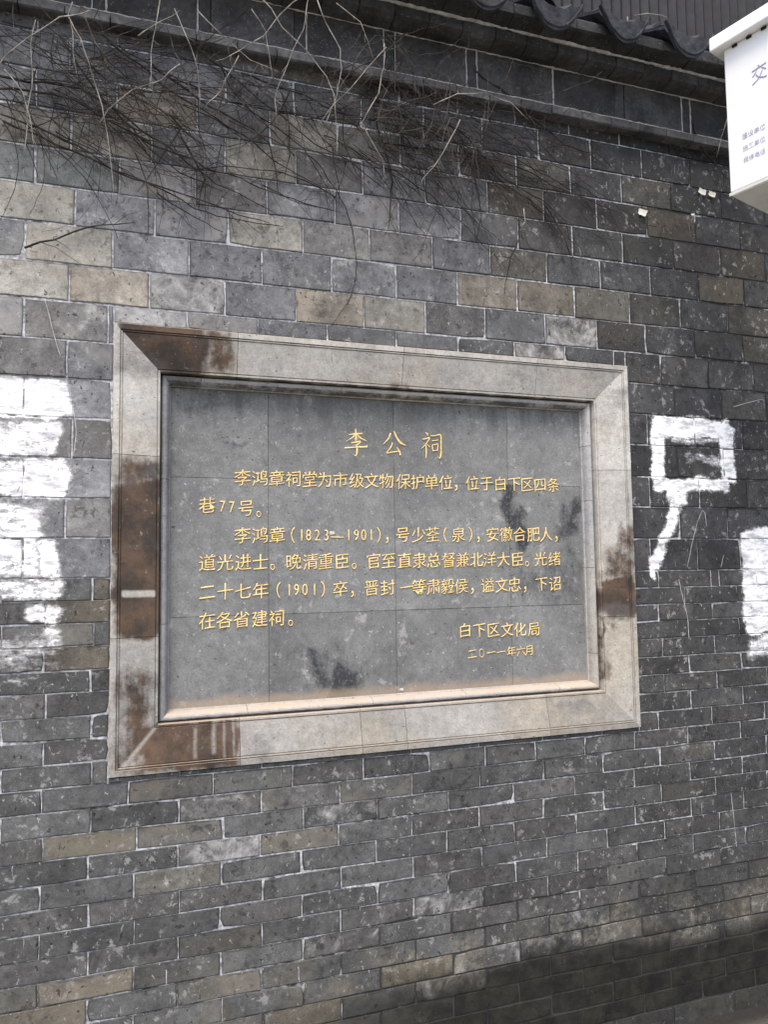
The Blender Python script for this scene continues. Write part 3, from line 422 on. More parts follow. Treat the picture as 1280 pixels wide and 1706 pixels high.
def slab_material():
    t = NT('dark_tablet_stone')
    P, N = t.pos()
    oi = t.n.new('ShaderNodeObjectInfo'); oc = t.sep(oi.outputs['Color'])
    n1 = t.noise(P, 4, 6, 0.62); n2 = t.noise(P, 30, 6, 0.7); n3 = t.noise(P, 220, 3, 0.6)
    f = t.math('MULTIPLY', t.ramp(n1, 0.3, 0.7, 0.78, 1.2, False), t.ramp(n2, 0.25, 0.75, 0.74, 1.26, False))
    f = t.math('MULTIPLY', f, t.ramp(n3, 0.25, 0.75, 0.76, 1.24, False))
    f = t.math('MULTIPLY', f, oc[1])
    col = t.mul(t.mix(n1, (0.152, 0.158, 0.160, 1), (0.190, 0.192, 0.186, 1)), f)
    pd = t.vmath('ADD', P, t.vmath('SCALE', t.vmath('SUBTRACT', t.noisec(P, 45, 2), (0.5, 0.5, 0.5)), scale=0.035))
    x, y, z = t.sep(P)
    top = t.ramp(z, 1.75, 2.0)
    d1, c1 = t.voro(t.stretch(pd, (0, 0, 0), (0, -0.5, 0), (0.75, 1, 2.2)), 42)
    gate = t.math('SUBTRACT', t.ramp(t.noise(P, 5, 4), 0.35, 0.62, 0.88, 0.62), t.math('MULTIPLY', top, 0.22))
    pit = t.math('MULTIPLY', t.ramp(d1, 0.11, 0.19, 1, 0), t.ramp(t.math('SUBTRACT', t.sep(c1)[0], gate), 0, 0.03))
    d2, c2 = t.voro(pd, 120)
    dots = t.math('MULTIPLY', t.ramp(d2, 0.13, 0.2, 1, 0), t.ramp(t.sep(c2)[0], 0.76, 0.78))
    wsp = t.math('MULTIPLY', t.ramp(d2, 0.16, 0.26, 1, 0), t.ramp(t.sep(c2)[1], 0.90, 0.91))
    col = t.mix(t.math('MULTIPLY', t.math('MAXIMUM', pit, dots), 0.72), col, (0.04, 0.04, 0.04))
    col = t.mix(t.math('MULTIPLY', wsp, 0.65), col, (0.55, 0.54, 0.52))
    wc = t.ramp(t.noise(P, 20, 8, 0.72), 0.585, 0.66)
    col = t.mix(t.math('MULTIPLY', wc, 0.38), col, (0.46, 0.45, 0.43))
    # sooty streaks hanging from the top moulding
    run = t.noise(t.stretch(P, (2, 0, 0), (0, 0, 0), (1, 1, 0.16)), 24, 5, 0.65)
    rk = t.math('MULTIPLY', t.ramp(z, 1.93, 2.06), t.ramp(run, 0.42, 0.62))
    col = t.mix(t.math('MULTIPLY', rk, 0.45), col, (0.06, 0.06, 0.058))
    off = t.vmath('SUBTRACT', t.noisec(P, 7, 5), (0.5, 0.5, 0.5))
    v = t.vmath('ADD', P, t.vmath('SCALE', off, scale=0.22))
    sb = t.boxes(v, SOOT)
    sn = t.noise(t.stretch(P, (0, 0, 0), (0, 0, 0), (1.3, 1, 0.8)), 20, 8, 0.75)
    sk = t.math('MULTIPLY', t.ramp(t.math('SUBTRACT', t.ramp(sb, 0, 1, 0.18, 0.76, False), sn), -0.2, 0.2), t.ramp(t.noise(P, 90, 4, 0.7), 0.36, 0.5, 0.55, 1.0))
    col = t.mix(t.math('MULTIPLY', sk, 0.88), col, (0.022, 0.024, 0.030))
    # ochre dust collected along the foot of the slabs
    ft = t.ramp(t.math('ADD', z, t.math('MULTIPLY', t.math('SUBTRACT', t.noise(P, 12, 5, 0.7), 0.5), 0.05)), 1.185, 1.155)
    col = t.mix(t.math('MULTIPLY', ft, 0.55), col, (0.34, 0.27, 0.19))
    t.L(col, t.bsdf.inputs['Base Color'])
    h = t.math('SUBTRACT', t.math('ADD', t.math('MULTIPLY', n2, 0.6), t.math('MULTIPLY', n3, 0.3)), t.math('MULTIPLY', pit, 0.9))
    t.bump(h, 0.5, 0.002)
    return t.m

def gold_material():
    t = NT('gold_paint')
    P, N = t.pos()
    n = t.noise(P, 90, 5, 0.7)
    col = t.mix(t.ramp(n, 0.3, 0.62), (0.66, 0.42, 0.11), (0.90, 0.68, 0.30))
    col = t.mix(t.ramp(t.noise(P, 45, 6, 0.75), 0.66, 0.72, 0, 0.6), col, (0.25, 0.22, 0.16))
    t.L(col, t.bsdf.inputs['Base Color']); t.bsdf.inputs['Roughness'].default_value = 0.6
    return t.m

def eave_material():
    t = NT('sooty_eave_brick')
    P, N = t.pos()
    tint, rnd = t.attr('tint')
    n1 = t.noise(P, 7, 7, 0.68); n2 = t.noise(P, 60, 5, 0.65)
    col = t.mul(tint, t.math('MULTIPLY', t.ramp(n1, 0.3, 0.7, 0.3, 1.65, False), t.ramp(n2, 0.25, 0.75, 0.6, 1.4, False)))
    cr = t.ramp(t.noise(P, 16, 9, 0.75), 0.60, 0.68)
    col = t.mix(t.math('MULTIPLY', cr, 0.5), col, (0.16, 0.155, 0.15))
    d3, c3 = t.voro(P, 130)
    spk = t.math('MULTIPLY', t.ramp(d3, 0.14, 0.26, 1, 0), t.ramp(t.sep(c3)[1], 0.88, 0.9))
    col = t.mix(t.math('MULTIPLY', spk, 0.5), col, (0.3, 0.3, 0.3))
    t.L(col, t.bsdf.inputs['Base Color'])
    t.bump(t.math('ADD', t.math('MULTIPLY', n1, 1.0), n2), 0.7, 0.005)
    return t.m

def simple(name, col, rough=0.85, var=0.3, scale=30, bump=0.4, metal=0.0, dist=0.002):
    t = NT(name); P, N = t.pos()
    n = t.noise(P, scale, 5, 0.65)
    t.L(t.mul(t.mix(0.0, (*col, 1), (*col, 1)), t.ramp(n, 0.25, 0.75, 1 - var, 1 + var, False)), t.bsdf.inputs['Base Color'])
    t.bsdf.inputs['Roughness'].default_value = rough; t.bsdf.inputs['Metallic'].default_value = metal
    if bump: t.bump(n, bump, dist)
    return t.m

def ground_material():
    t = NT('gritty_pavement'); P, N = t.pos()
    n1 = t.noise(P, 3, 6, 0.6); n2 = t.noise(P, 50, 5, 0.7); d, c = t.voro(P, 160)
    col = t.mul(t.mix(n1, (0.15, 0.14, 0.115, 1), (0.27, 0.25, 0.21, 1)), t.ramp(n2, 0.25, 0.75, 0.7, 1.3, False))
    sp = t.math('MULTIPLY', t.ramp(d, 0.2, 0.3, 1, 0), t.ramp(t.sep(c)[0], 0.9, 0.92))
    col = t.mix(t.math('MULTIPLY', sp, 0.7), col, (0.4, 0.38, 0.33))
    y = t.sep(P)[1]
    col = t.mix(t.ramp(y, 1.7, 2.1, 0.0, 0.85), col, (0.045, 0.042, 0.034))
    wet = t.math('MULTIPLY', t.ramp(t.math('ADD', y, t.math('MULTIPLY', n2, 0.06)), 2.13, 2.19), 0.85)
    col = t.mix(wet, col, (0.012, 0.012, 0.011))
    t.L(col, t.bsdf.inputs['Base Color']); t.bump(t.math('ADD', n2, n1), 0.8, 0.006)
    return t.m

def bark_material(name, a, b):
    t = NT(name); P, N = t.pos()
    n = t.noise(P, 22, 5, 0.65)
    t.L(t.mix(t.ramp(n, 0.35, 0.65), (*a, 1), (*b, 1)), t.bsdf.inputs['Base Color'])
    t.bump(t.noise(P, 300, 3), 0.5, 0.001)
    return t.m

def enamel_material():
    t = NT('white_enamel'); P, N = t.pos()
    z = t.sep(P)[2]
    n = t.noise(t.stretch(P, (0, 0, 0), (0, 0, 0), (1, 1, 0.25)), 26, 5, 0.65)
    col = t.mix(t.ramp(n, 0.58, 0.75, 0, 0.3), (0.86, 0.86, 0.85), (0.62, 0.56, 0.46))
    t.L(col, t.bsdf.inputs['Base Color']); t.bsdf.inputs['Roughness'].default_value = 0.45
    return t.m

M_BRICK = brick_material(False); M_BRICKP = brick_material(True); M_MORTAR = mortar_material()
M_STONE = stone_material('pale_frame_stone', (0.385, 0.375, 0.35))
M_BEAD = stone_material('grey_bead_stone', (0.27, 0.275, 0.28))
M_SLAB = slab_material(); M_GOLD = gold_material(); M_EAVE = eave_material()
M_MORT2 = simple('squeezed_mortar', (0.36, 0.355, 0.34), 0.95, 0.5, 45, 0.8, dist=0.004)
M_TILE = simple('black_clay_tile', (0.030, 0.032, 0.037), 0.85, 0.85, 30, 1.0, dist=0.006)
M_SHEET = simple('rusted_ribbed_sheet', (0.013, 0.014, 0.019), 0.7, 0.6, 14, 0.4)
M_GROUND = ground_material()
M_STEM = bark_material('dark_vine_bark', (0.010, 0.009, 0.008), (0.050, 0.042, 0.036))
M_TWIG = bark_material('pale_dry_twig', (0.11, 0.10, 0.085), (0.36, 0.33, 0.29))
M_GREYTWIG = bark_material('grey_dry_twig', (0.018, 0.015, 0.013), (0.095, 0.080, 0.068))
M_WHITE = enamel_material()
M_UNDER = simple('grey_steel_plate', (0.62, 0.63, 0.60), 0.5, 0.12, 12, 0.1)
M_HOLE = simple('black_rubber', (0.01, 0.01, 0.01), 0.8, 0.2, 30, 0)
M_INK = simple('faded_violet_ink', (0.33, 0.31, 0.52), 0.7, 0.2, 60, 0)
M_INK2 = simple('faded_grey_ink', (0.36, 0.35, 0.50), 0.7, 0.2, 60, 0)
M_SCABM = simple('lime_scab', (0.52, 0.51, 0.47), 0.95, 0.35, 90, 0.8)
M_SCR = simple('chalky_scratch', (0.42, 0.42, 0.41), 0.95, 0.35, 90, 0)
M_PAPER = simple('old_paper', (0.62, 0.60, 0.52), 0.9, 0.2, 60, 0)
M_IRON = simple('galvanised_iron', (0.30, 0.31, 0.32), 0.55, 0.2, 20, 0.2, 0.6)

# ---------------------------------------------------------------- ground
mb = MB(); mb.add([(-60, -60, 0), (60, -60, 0), (60, 2.5, 0), (-60, 2.5, 0)], [(0, 1, 2, 3)])
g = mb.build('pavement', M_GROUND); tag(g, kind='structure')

# ---------------------------------------------------------------- brick wall
FX0, FX1, FZ0, FZ1 = -0.0455, 1.648, 0.990, 2.2315      # outer edge of the stone frame
wall = empty('brick_wall', (1.0, WALL_Y, 0), 'old grey brick wall with pale mortar joints and white paint patches behind the framed stone tablet', 'wall')

def bz(b, X):
    X = min(max(X, -0.6), 2.6)
    return b[0] + (b[1] - b[0]) * (X - XL) / (XR - XL)

def in_view(x, z):
    v = Vector((x, WALL_Y, z - 1.54))
    w = v.dot(fwd); px = 640 + 1260.5 * v.dot(r2) / w; py = 853 - 1260.5 * v.dot(u2) / w
    return px, py

def base_tint(x, z, kind):
    # the wall gets dirtier to the right; towards the eaves, soot plus painted-in shade
    if kind == 'u':
        s = 0.172 - 0.050 * max(0, min(1, (x + 0.3) / 1.0)) - 0.075 * max(0, min(1, (x - 0.7) / 0.9))
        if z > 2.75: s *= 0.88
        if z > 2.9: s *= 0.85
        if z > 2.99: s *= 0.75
    else:
        s = 0.080 - 0.018 * max(0, min(1, (x - 0.4) / 1.2))
        if x > 1.62: s -= 0.010
    return s

def brick_mesh(mb, x0, x1, zb0, zb1, zt0, zt1, kind, rough=1.0):
    """corner heights: zb left/right bottom, zt left/right top"""
    gx = random.uniform(0.0010, 0.0026); gz = random.uniform(0.0010, 0.0028) if kind == 'u' else random.uniform(0.0007, 0.0019)
    cx, cz = (x0 + x1) / 2, (zb0 + zt1) / 2
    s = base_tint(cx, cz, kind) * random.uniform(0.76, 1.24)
    r = random.random()
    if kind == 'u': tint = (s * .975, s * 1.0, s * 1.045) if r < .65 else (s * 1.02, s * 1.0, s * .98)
    else: tint = (s * .98, s * 1.01, s * 1.0) if r < .65 else (s * 1.01, s * 1.01, s * .975)
    wash, tan, soot, edge = random.uniform(.1, .5), (0.6 if random.random() < .15 else .10), random.uniform(0, .35), random.uniform(.25, .85)
    if kind == 'u' and cx > 1.0: soot += .1; edge = random.uniform(.5, .95)
    for tx, tz, ty in TINTS:
        if x0 <= tx <= x1 and zb0 <= tz <= zt0:
            if ty == 'T': tint = (s * 1.42, s * 1.29, s * 1.09); tan = 0.5; soot *= .4
            elif ty == 't': tint = (s * 1.4, s * 1.35, s * 1.2); tan = .25; wash = .4; soot *= .3
            elif ty == 'B': tint = (s * 1.2, s * 1.13, s * .96); tan = .7
            elif ty == 'b': tint = (s * 1.08, s * 1.06, s * .98); tan = .8
            elif ty == 'c': wash = .75; soot *= .4
            elif ty == 'g': tint = (s * .93, s * .985, s * .98)
            elif ty == 'W': wash = 1.35; tint = (s * 1.2,) * 3; soot = .1
            elif ty == 'w': wash = .95
            elif ty == 'D': soot = 1.05; wash = .2
            elif ty == 'd': soot = .75
            elif ty == 'o': tint = (s * 1.3, s * 1.2, s * .95); wash = .8; tan = .9
    if 2.68 < cz and kind == 'u' and -.4 < cx < .9 and random.random() < .25: tint = (s * 1.25, s * 1.2, s * 1.08)
    rnd = random.random()
    yf = WALL_Y - random.uniform(0.0, 0.0022) * rough
    tilt = random.uniform(-0.0012, 0.0012)
    w, h = x1 - x0 - 2 * gx, (zt0 + zt1 - zb0 - zb1) / 2 - 2 * gz
    if w < 0.006 or h < 0.006: return False
    def outline(ins, jit):
        o = []
        for (u, v) in ((0, 0), (.33, 0), (.67, 0), (1, 0), (1, .5), (1, 1), (.67, 1), (.33, 1), (0, 1), (0, .5)):
            x = x0 + gx + ins + (x1 - x0 - 2 * gx - 2 * ins) * u
            fx = (x - x0) / (x1 - x0)
            zl = zb0 + (zb1 - zb0) * fx + gz + ins; zh = zt0 + (zt1 - zt0) * fx - gz - ins
            z = zl + (zh - zl) * v
            o.append([x, z])
        for q, j in zip(o, jit): q[0] += j[0]; q[1] += j[1]
        return o
    a = min(0.0011 * rough, h * .05)
    jit = [(random.uniform(-a, a), random.uniform(-a, a)) for _ in range(10)]
    for _ in range(random.choice((0, 0, 1, 1, 2))):
        k = random.choice((0, 3, 5, 8)); q = min(random.uniform(.001, .005), h * .08)
        jit[k] = (jit[k][0] + (q if k in (0, 8) else -q), jit[k][1] + (q if k in (0, 3) else -q))
    O = outline(0, jit); I = outline(0.0022, jit)
    vs = [(x, WALL_Y + 0.03, z) for x, z in O] + [(x, yf + 0.0022 + tilt * (i % 3 - 1) * .3, z) for i, (x, z) in enumerate(O)] + [(x, yf + tilt * (x - cx) / (w / 2 + 1e-6), z) for x, z in I]
    # inner ring carries the distance-from-rim value
    ins = min(0.011, h * .3, w * .3)
    I2 = outline(ins, jit)
    vs += [(x, yf + tilt * (x - cx) / (w / 2 + 1e-6), z) for x, z in I2]
    fs = []
    for i in range(10):
        j = (i + 1) % 10
        fs += [(i, j, 10 + j, 10 + i), (10 + i, 10 + j, 20 + j, 20 + i), (20 + i, 20 + j, 30 + j, 30 + i)]
    fs.append(tuple(range(30, 40)))
    mb.add(vs, fs)
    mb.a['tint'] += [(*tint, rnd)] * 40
    mb.a['wear'] += [(wash, tan, soot, edge)] * 40
    mb.a['dims'] += [(0, 0, 0, 1)] * 20 + [(0.05, 0, 0, 1)] * 10 + [(0.6, 0, 0, 1)] * 10
    return True

pieces = []
def clip_and_store(x0, x1, lo, hi, kind):
    zb0, zb1, zt0, zt1 = bz(lo, x0), bz(lo, x1), bz(hi, x0), bz(hi, x1)
    zm0, zm1 = (zb0 + zb1) / 2, (zt0 + zt1) / 2
    if x1 > FX0 and x0 < FX1 and zm1 > FZ0 and zm0 < FZ1:
        ox = min(x1, FX1) - max(x0, FX0)
        if zm0 < FZ0 and zm1 < FZ1 and (FZ0 - zm0) > 0.010:          # under the frame: cut the top
            if x0 < FX0 - .004 and x1 > FX0: clip_and_store(x0, FX0 - .001, lo, hi, kind) ; x0 = FX0 + .001
            elif x1 > FX1 + .004 and x0 < FX1: clip_and_store(FX1 + .001, x1, lo, hi, kind); x1 = FX1 - .001
            zt0 = zt1 = FZ0 + .0; zb0, zb1 = bz(lo, x0), bz(lo, x1)
        elif zm1 > FZ1 and zm0 > FZ0 and (zm1 - FZ1) > 0.010:        # above the frame: cut the bottom
            if x0 < FX0 - .004 and x1 > FX0: clip_and_store(x0, FX0 - .001, lo, hi, kind); x0 = FX0 + .001
            elif x1 > FX1 + .004 and x0 < FX1: clip_and_store(FX1 + .001, x1, lo, hi, kind); x1 = FX1 - .001
            zb0 = zb1 = FZ1; zt0, zt1 = bz(hi, x0), bz(hi, x1)
        else:
            if x0 >= FX0 and x1 <= FX1: return
            if x0 < FX0: x1 = min(x1, FX0)
            elif x1 > FX1: x0 = max(x0, FX1)
            zb0, zb1, zt0, zt1 = bz(lo, x0), bz(lo, x1), bz(hi, x0), bz(hi, x1)
    if x1 - x0 < 0.012: return
    px, py = in_view((x0 + x1) / 2, (zb0 + zt0) / 2)
    A, B = in_view(x0, zb0), in_view(x1, zt0)
    area = abs(B[0] - A[0]) * abs(B[1] - A[1])
    vis = -60 < px < 1340 and -30 < py < 1740
    pieces.append((area if vis else 0, x0, x1, zb0, zb1, zt0, zt1, kind))
for kind, hi, lo, xs in COURSES:
    k2 = 'u' if kind == 'u' else 'l'
    if kind == 'p': hi = [0.066, 0.066]; lo = [-0.01, -0.01]
    for a, b in zip(xs[:-1], xs[1:]):
        clip_and_store(a, b, lo, hi, k2)
def near_paint(q):
    x = (q[1] + q[2]) / 2; z = (q[3] + q[5]) / 2
    return 1.1 < z < 2.2 and (x < 0.05 or x > 1.62)
pieces.sort(key=lambda q: -q[0])
n_vis = sum(1 for q in pieces if q[0] > 0)
for q in pieces[:298]:
    mb = MB()
    if brick_mesh(mb, *q[1:]): mb.build('brick', M_BRICKP if near_paint(q) else M_BRICK, wall)
mb = MB()
mbp = MB()
for q in pieces[298:]: brick_mesh(mbp if near_paint(q) else mb, *q[1:])
tag(mb.build('brickwork', M_BRICK, wall), kind='stuff'); tag(mbp.build('brickwork', M_BRICKP, wall), kind='stuff')
# mortar bed: a backing sheet with a slightly wavy face, split round the frame opening
def grid(mb, x0, x1, z0, z1, y, step=0.05, amp=0.0008):
    nx = max(1, int((x1 - x0) / step)); nz = max(1, int((z1 - z0) / step)); b = len(mb.v)
    for j in range(nz + 1):
        for i in range(nx + 1):
            x = x0 + (x1 - x0) * i / nx; z = z0 + (z1 - z0) * j / nz
            mb.v.append((x, y + amp * (mnoise.noise(Vector((x * 30, z * 30, 0)))), z))
    for j in range(nz):
        for i in range(nx):
            k = b + j * (nx + 1) + i; mb.f.append((k, k + 1, k + nx + 2, k + nx + 1))
mb = MB(); my = WALL_Y + 0.0016
grid(mb, -1.5, FX0 + .01, -0.05, 3.2, my); grid(mb, FX1 - .01, 3.3, -0.05, 3.2, my)
grid(mb, FX0 + .01, FX1 - .01, -0.05, FZ0 + .01, my); grid(mb, FX0 + .01, FX1 - .01, FZ1 - .01, 3.2, my)
mb.build('mortar_bed', M_MORTAR, wall)
mb = MB(); mb.box(-1.5, 3.3, WALL_Y + .13, WALL_Y + .5, -0.05, 3.4); mb.build('wall_core', M_MORT2, wall)
# scratched and chalked lines
for line in SCRATCH:
    pts = [(x, WALL_Y - 0.0026, z) for x, z in line]
    dense = []
    for a, b in zip(pts[:-1], pts[1:]):
        for k in range(4):
            f = k / 4; dense.append((a[0] + (b[0] - a[0]) * f + random.uniform(-.0007, .0007), a[1], a[2] + (b[2] - a[2]) * f))
    dense.append(pts[-1])
    r = [random.uniform(.0006, .0013) for _ in dense]
    vs, fs = tube(dense, r, 4)
    mb = MB(); mb.add([(v[0], WALL_Y - .0026 + (v[1] - WALL_Y + .0026) * .3, v[2]) for v in vs], fs)
    mb.build('scratch', M_SCR, wall)

# ---------------------------------------------------------------- framed tablet
tab = empty('stone_tablet', ((FX0 + FX1) / 2, WALL_Y, FZ0), 'grey stone tablet with gold engraved writing in a wide pale moulded stone frame', 'plaque')
# profile: inset from the outer edge -> depth
OUTER = [(0.0, 2.215), (0.0, 2.1915), (0.0012, 2.190), (0.0165, 2.190), (0.0175, 2.1955), (0.0192, 2.1955), (0.020, 2.1908), (0.0225, 2.1912), (0.0232, 2.1955), (0.0252, 2.1955), (0.0262, 2.1930),
         (0.060, 2.2010), (0.117, 2.2140), (0.1182, 2.2175), (0.1198, 2.2175), (0.1205, 2.2128), (0.1255, 2.2135), (0.1268, 2.2230), (0.1272, 2.2460), (0.1290, 2.2460)]
BEAD = [(0.1290, 2.2260)] + [(0.1290 + 0.029 * (1 - math.cos(a)), 2.2300 + 0.034 * math.sin(a)) for a in [math.radians(d) for d in (0, 12, 25, 40, 55, 70, 82)]] + [(0.1565, 2.2660)]
BEAD = [(0.1282, 2.2450), (0.1296, 2.2450), (0.1300, 2.2370), (0.1320, 2.2300), (0.1355, 2.2262), (0.1400, 2.2252), (0.1445, 2.2272), (0.1485, 2.2325), (0.1512, 2.2400), (0.1525, 2.2480), (0.1530, 2.2560), (0.1568, 2.2575), (0.1570, 2.2690)]
def ring_piece(side, prof, t0, t1, name, mat, color, joint=0.0007):
    """side: top/bottom/left/right; t0..t1 along the side (world coordinate), None = mitred corner"""
    mb = MB(); vs = []
    m0, m1 = t0 is None, t1 is None
    n = 14 if name == 'frame_stone' else 10
    for k in range(n + 1):
        f = k / n
        for s, y in prof:
            if side in ('top', 'bottom'):
                a = (FX0 + s) if m0 else t0 + joint; b = (FX1 - s) if m1 else t1 - joint
                x = a + (b - a) * f; z = FZ1 - s if side == 'top' else FZ0 + s
            else:
                a = (FZ0 + s) if m0 else t0 + joint; b = (FZ1 - s) if m1 else t1 - joint
                z = a + (b - a) * f; x = FX0 + s if side == 'left' else FX1 - s
            w = 0.0007
            e = w * mnoise.noise(Vector((x * 14, z * 14, s * 40)))
            chip = 0.0
            if s < 0.0013: chip = 0.0016 * max(0, mnoise.noise(Vector((x * 45, z * 45, 9))))
            if side == 'top': z -= chip
            elif side == 'bottom': z += chip
            elif side == 'left': x += chip
            else: x -= chip
            vs.append((x, y + e, z))
    m = len(prof); fs = []
    for k in range(n):
        for i in range(m - 1):
            q = (k * m + i, k * m + i + 1, (k + 1) * m + i + 1, (k + 1) * m + i)
            fs.append(q if side in ('bottom', 'right') else q[::-1])
    # end caps drop into the joint
    for k, d in ((0, 1), (n, -1)):
        b = len(vs); vs += [(vs[k * m + i][0], vs[k * m + i][1] + .02, vs[k * m + i][2]) for i in range(m)]
        for i in range(m - 1): fs.append((k * m + i, b + i, b + i + 1, k * m + i + 1))
    mb.add(vs, fs)
    o = mb.build(name, mat, tab); o.color = (*color, 1)
    return o
def side_pieces(side, cuts, prof, name, mat, cols):
    ts = [None] + list(cuts) + [None]
    for i in range(len(ts) - 1): ring_piece(side, prof, ts[i], ts[i + 1], name, mat, cols[i])
# colour = (stain, lightness, unused)
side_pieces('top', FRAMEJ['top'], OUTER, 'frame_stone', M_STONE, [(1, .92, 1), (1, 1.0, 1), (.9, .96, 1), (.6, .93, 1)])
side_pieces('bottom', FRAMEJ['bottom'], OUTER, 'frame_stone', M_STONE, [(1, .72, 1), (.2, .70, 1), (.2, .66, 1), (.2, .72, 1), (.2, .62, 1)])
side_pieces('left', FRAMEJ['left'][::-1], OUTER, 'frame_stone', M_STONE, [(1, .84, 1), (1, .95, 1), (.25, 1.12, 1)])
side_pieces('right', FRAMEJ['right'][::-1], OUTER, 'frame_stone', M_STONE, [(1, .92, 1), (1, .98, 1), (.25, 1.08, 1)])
side_pieces('top', [0.195, 0.42, 0.62, 0.93, 1.24], BEAD, 'bead_moulding', M_BEAD, [(.6, .75, 1), (.4, .95, 1), (.4, 1.05, 1), (.4, 1.25, 1), (.4, 1.2, 1), (.4, 1.15, 1)])
side_pieces('bottom', [0.33, 0.71, 1.02, 1.36], BEAD, 'bead_moulding', M_BEAD, [(0, 1.2, 1)] * 5)
side_pieces('left', [1.39, 1.80], BEAD, 'bead_moulding', M_BEAD, [(0, .82, 1), (0, .80, 1), (0, .85, 1)])
side_pieces('right', [1.24, 1.53, 1.76, 1.95], BEAD, 'bead_moulding', M_BEAD, [(.2, 1.3, 1), (.2, 1.2, 1), (.2, 1.25, 1), (.2, 1.2, 1), (.2, 1.35, 1)])
# slabs
sx = [FX0 + .150] + SLABJ[0] + [FX1 - .150]; sz = [FZ0 + .150] + SLABJ[1][::-1] + [FZ1 - .150]
lum = [[.98, .86, .90, 1.02], [1.02, 1.04, 1.0, .95], [.95, .90, .97, 1.12]]
for j in range(3):
    for i in range(4):
        mb = MB(); e = .0005
        dy = random.uniform(0, .0010)
        mb.box(sx[i] + e, sx[i + 1] - e, SLAB_Y + dy, SLAB_Y + .05, sz[j] + e, sz[j + 1] - e, .0008)
        o = mb.build('slab', M_SLAB, tab); o.color = (0, lum[j][i], random.random(), 1)
mb = MB(); mb.box(FX0 + .002, FX1 - .002, WALL_Y + .068 + .03, WALL_Y + .13, FZ0 + .002, FZ1 - .002); mb.build('backing', M_MORT2, tab)
# small pale mortar scabs
def scab(x, y, z, r, mat, parent, name='mortar_scab', k=9):
    bm = bmesh.new(); bmesh.ops.create_icosphere(bm, subdivisions=2, radius=1)
    mb = MB(); vs = []
    for v in bm.verts:
        s = 1 + .6 * mnoise.noise(v.co * 1.9 + Vector((x * 90, z * 70, 0)))
        vs.append((x + v.co.x * r * s, y + v.co.y * r * .16, z + v.co.z * r * s * .6))
    bm.verts.index_update(); mb.add(vs, [[v.index for v in f.verts] for f in bm.faces]); bm.free()
    return mb.build(name, mat, parent)

for (x, z, r) in SCABS:
    y = SLAB_Y - .001 if FX0 + .16 < x < FX1 - .16 and FZ0 + .16 < z < FZ1 - .16 else WALL_Y - .001
    scab(x, y, z, r, M_SCABM, tab)
# lettering: every character is its own part
CH = {}
def char_mesh(c):
    if c in CH: return CH[c]
    cu = bpy.data.curves.new('glyph', 'FONT'); cu.body = {'1': '1'}.get(c, c); cu.size = 1.0
    cu.offset = -0.019; cu.extrude = 0.0; cu.bevel_depth = 0.014; cu.bevel_resolution = 1; cu.resolution_u = 3
    o = bpy.data.objects.new('glyph', cu); COL.objects.link(o)
    bpy.context.view_layer.update()
    me = bpy.data.meshes.new_from_object(o.evaluated_get(bpy.context.evaluated_depsgraph_get()))
    bpy.data.objects.remove(o)
    vs = [v.co.copy() for v in me.vertices]
    if not vs: CH[c] = None; return None
    x0, x1 = min(v.x for v in vs), max(v.x for v in vs); y0, y1 = min(v.y for v in vs), max(v.y for v in vs)
    ascii_ = ord(c) < 128
    if ascii_: ox, oy = (x0 + x1) / 2, (y0 + y1) / 2
    else: ox, oy = 0.5, 0.38
    h = max(1e-3, y1 - y0)
    for v in me.vertices:
        x, y = v.co.x - ox, v.co.y - oy
        if c in '（）': x = v.co.x - (x0 + x1) / 2; 
        if c in '—': x = v.co.x - (x0 + x1) / 2; x *= .8
        if c == '。': x = v.co.x - (x0 + x1) / 2 ; y = (v.co.y - (y0 + y1) / 2) * 1.15 - 0.30
        if c == '，': x = v.co.x - (x0 + x1) / 2 ; y = (v.co.y - (y0 + y1) / 2) * 1.15 - 0.33
        if c == '〇': x *= .55; y *= .9
        if ascii_: x *= .72; y *= .9 * (0.72 / h)
        elif c not in '（）—，。〇': y += x * 0.11 - 0.03 * math.sin(max(-1, min(1, x * 2)) * math.pi * .5) * 0   # written slope of the strokes
        q = Vector((v.co.x * 5, v.co.y * 5, ord(c) * .37))
        x += .022 * mnoise.noise(q); y += .022 * mnoise.noise(q + Vector((9, 4, 2)))
        v.co = Vector((x, -v.co.z, y))
    # thickness: shallow bevelled body standing a hair proud of the cut
    CH[c] = me
    return me
def put_char(c, x, y, z, size, mat, parent, rot=0.0, name='character'):
    me = char_mesh(c)
    if me is None: return
    key = (c, mat.name)
    if key not in CH2:
        m2 = me.copy(); m2.materials.clear(); m2.materials.append(mat); CH2[key] = m2
    o = bpy.data.objects.new(name, CH2[key]); COL.objects.link(o)
    o.parent = parent
    o.location = Vector((x, y, z)) - Vector(parent.location) if parent.rotation_euler.z == 0 else Vector((x, y, z))
    o.scale = (size, size, size)
    return o
CH2 = {}
